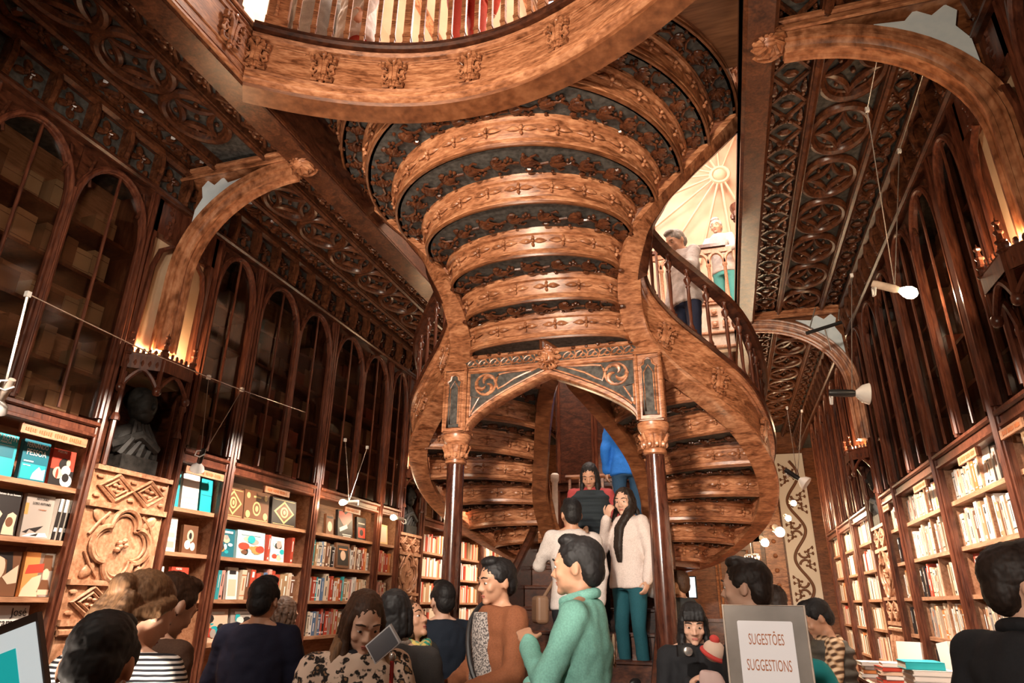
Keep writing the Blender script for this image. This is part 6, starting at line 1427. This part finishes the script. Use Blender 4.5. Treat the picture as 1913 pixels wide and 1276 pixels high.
# ================================================================== light
SC.view_settings.view_transform = 'Standard'; SC.view_settings.look = 'None'; SC.view_settings.gamma = 1.0; SC.view_settings.use_curve_mapping = False
SC.view_settings.exposure = 0.0
w = bpy.data.worlds.new('world'); SC.world = w; w.use_nodes = True
w.node_tree.nodes['Background'].inputs[0].default_value = (1.0, .80, .62, 1); w.node_tree.nodes['Background'].inputs[1].default_value = .012
def area(name, loc, target, size, energy, col=(1, .85, .7), sy=None, spread=None):
    d = bpy.data.lights.new(name, 'AREA'); d.energy = energy; d.color = col; d.size = size
    if sy: d.shape = 'RECTANGLE'; d.size_y = sy
    if spread: d.spread = spread
    o = bpy.data.objects.new(name, d); COL.objects.link(o); o.location = loc
    o.rotation_euler = (Vector(target)-Vector(loc)).to_track_quat('-Z', 'Y').to_euler(); return o
def point(name, loc, energy, col=(1, .72, .42), r=.03):
    d = bpy.data.lights.new(name, 'POINT'); d.energy = energy; d.color = col; d.shadow_soft_size = r
    o = bpy.data.objects.new(name, d); COL.objects.link(o); o.location = loc; return o
def spot(name, loc, target, energy, ang=70, col=(1, .85, .70), r=.05, blend=.6):
    d = bpy.data.lights.new(name, 'SPOT'); d.energy = energy; d.color = col; d.shadow_soft_size = r; d.spot_size = math.radians(ang); d.spot_blend = blend
    o = bpy.data.objects.new(name, d); COL.objects.link(o); o.location = loc
    o.rotation_euler = (Vector(target)-Vector(loc)).to_track_quat('-Z', 'Y').to_euler(); return o
# daylight through the skylight; unseen fill added for a shop front behind the photographer
area('skylight_daylight', (-.75, 6.8, 9.3), (-.75, 6.8, 0), 1.8, 260, (1, .93, .85), 5.5)
area('front_area_fill', (-1.1, -3.2, 2.6), (-1.1, 4, 2.4), 4.2, 26, (1, .86, .70), 3.0)
# unseen low uplights added out of view, aimed at the stair
spot('unseen_uplight', (-1.9, 1.2, 1.0), (-1.2, 3.9, 4.1), 150, 72)
spot('unseen_uplight', (-.2, 1.4, 1.0), (-1.1, 3.9, 4.1), 140, 75)
# shelf spots along the bookcases
for y, e in ((1.6, 45), (2.9, 55), (4.3, 60), (5.6, 50), (7.2, 45), (9.0, 50), (10.6, 40)):
    spot('shelf_spot', (XL+.95, y, 2.95), (XL+.1, y+.1, 1.75), e*4, 88)
for y, e in ((3.4, 30), (4.6, 55), (5.9, 55), (7.2, 45), (8.6, 45), (9.9, 45)):
    spot('shelf_spot', (XR-.85, y, 2.95), (XR-.1, y+.1, 1.8), e*5.2, 88)
for X, s, y in ((XL, 1, 3.48), (XL, 1, 7.73), (XR, -1, 3.34), (XR, -1, 7.73)):
    point('niche_uplight', (X+.07*s, y-.12, 3.12), 13, (1, .66, .36), .02); point('niche_uplight', (X+.07*s, y+.12, 3.12), 13, (1, .66, .36), .02)
# lights under the stair and in the back of the shop
point('back_room_lamp', (-.2, 9.6, 2.9), 45); point('back_room_lamp', (-2.4, 9.2, 2.9), 40); point('back_room_lamp', (.6, 11.6, 2.9), 40)
point('stair_foot_fill', (-.2, 6.0, 1.2), 14)  # unseen fill added to brighten the side flights
area('upper_hall_glow', (.2, 7.6, 8.6), (.2, 10.2, 6.8), 1.5, 75, (1, .82, .66))

spot('hall_fill_spot', (-1.0, .6, 3.3), (-1.2, 5.6, 1.7), 760, 46, (1, .88, .76), .08)  # unseen spots added to brighten the people, stair and sign
spot('hall_fill_spot', (-.3, -1.2, 2.5), (.45, 2.6, 1.3), 420, 50, (1, .88, .76), .08)
spot('hall_fill_spot', (-2.2, .4, 3.2), (-2.2, 3.2, 1.3), 160, 70, (1, .88, .76), .08)
spot('pilaster_spot', (-2.5, 2.6, 2.7), (-3.7, 3.48, 1.75), 120, 40, (1, .82, .62))

for p, d, k in LAMPS: point('bulb_light', p+d*(.15*k+.04), 9*k if p.y < 8 else 22, (1, .74, .46), .03)

spot('glazed_shelf_fill', (-2.0, 1.2, 3.0), (-3.8, 2.5, 3.5), 110, 60, (1, .84, .66), .08)  # unseen spot added to bring up the volumes behind glass

spot('front_fill_spot', (-1.1, -1.3, 3.0), (-1.1, 4.2, 3.75), 1450, 52, (1, .83, .64), .15, .9)  # unseen front fills added to light risers, arches and balcony
spot('front_fill_spot', (-.6, .2, 2.6), (1.2, 3.3, 4.4), 200, 60, (1, .80, .58), .1, 1.0)
for x in (-3.0, .6):
    for y in (3.6, 6.6): point('upper_hall_fill', (x, y, 7.4), 230, (1, .84, .68), .15)  # unseen point fills added to brighten the upper ceiling and balcony

spot('front_fill_spot', (-1.7, .2, 2.6), (-3.3, 3.4, 4.4), 150, 44, (1, .86, .72), .1, 1.0)  # two more unseen fills, for the blue spandrel and balcony front
spot('front_fill_spot', (-2.2, .6, 2.4), (-1.8, 3.0, 4.8), 130, 50, (1, .84, .66), .1, 1.0)
try:
    SC.cycles.max_bounces = 8; SC.cycles.diffuse_bounces = 3; SC.cycles.glossy_bounces = 2; SC.cycles.transmission_bounces = 2; SC.cycles.transparent_max_bounces = 12
except Exception: pass
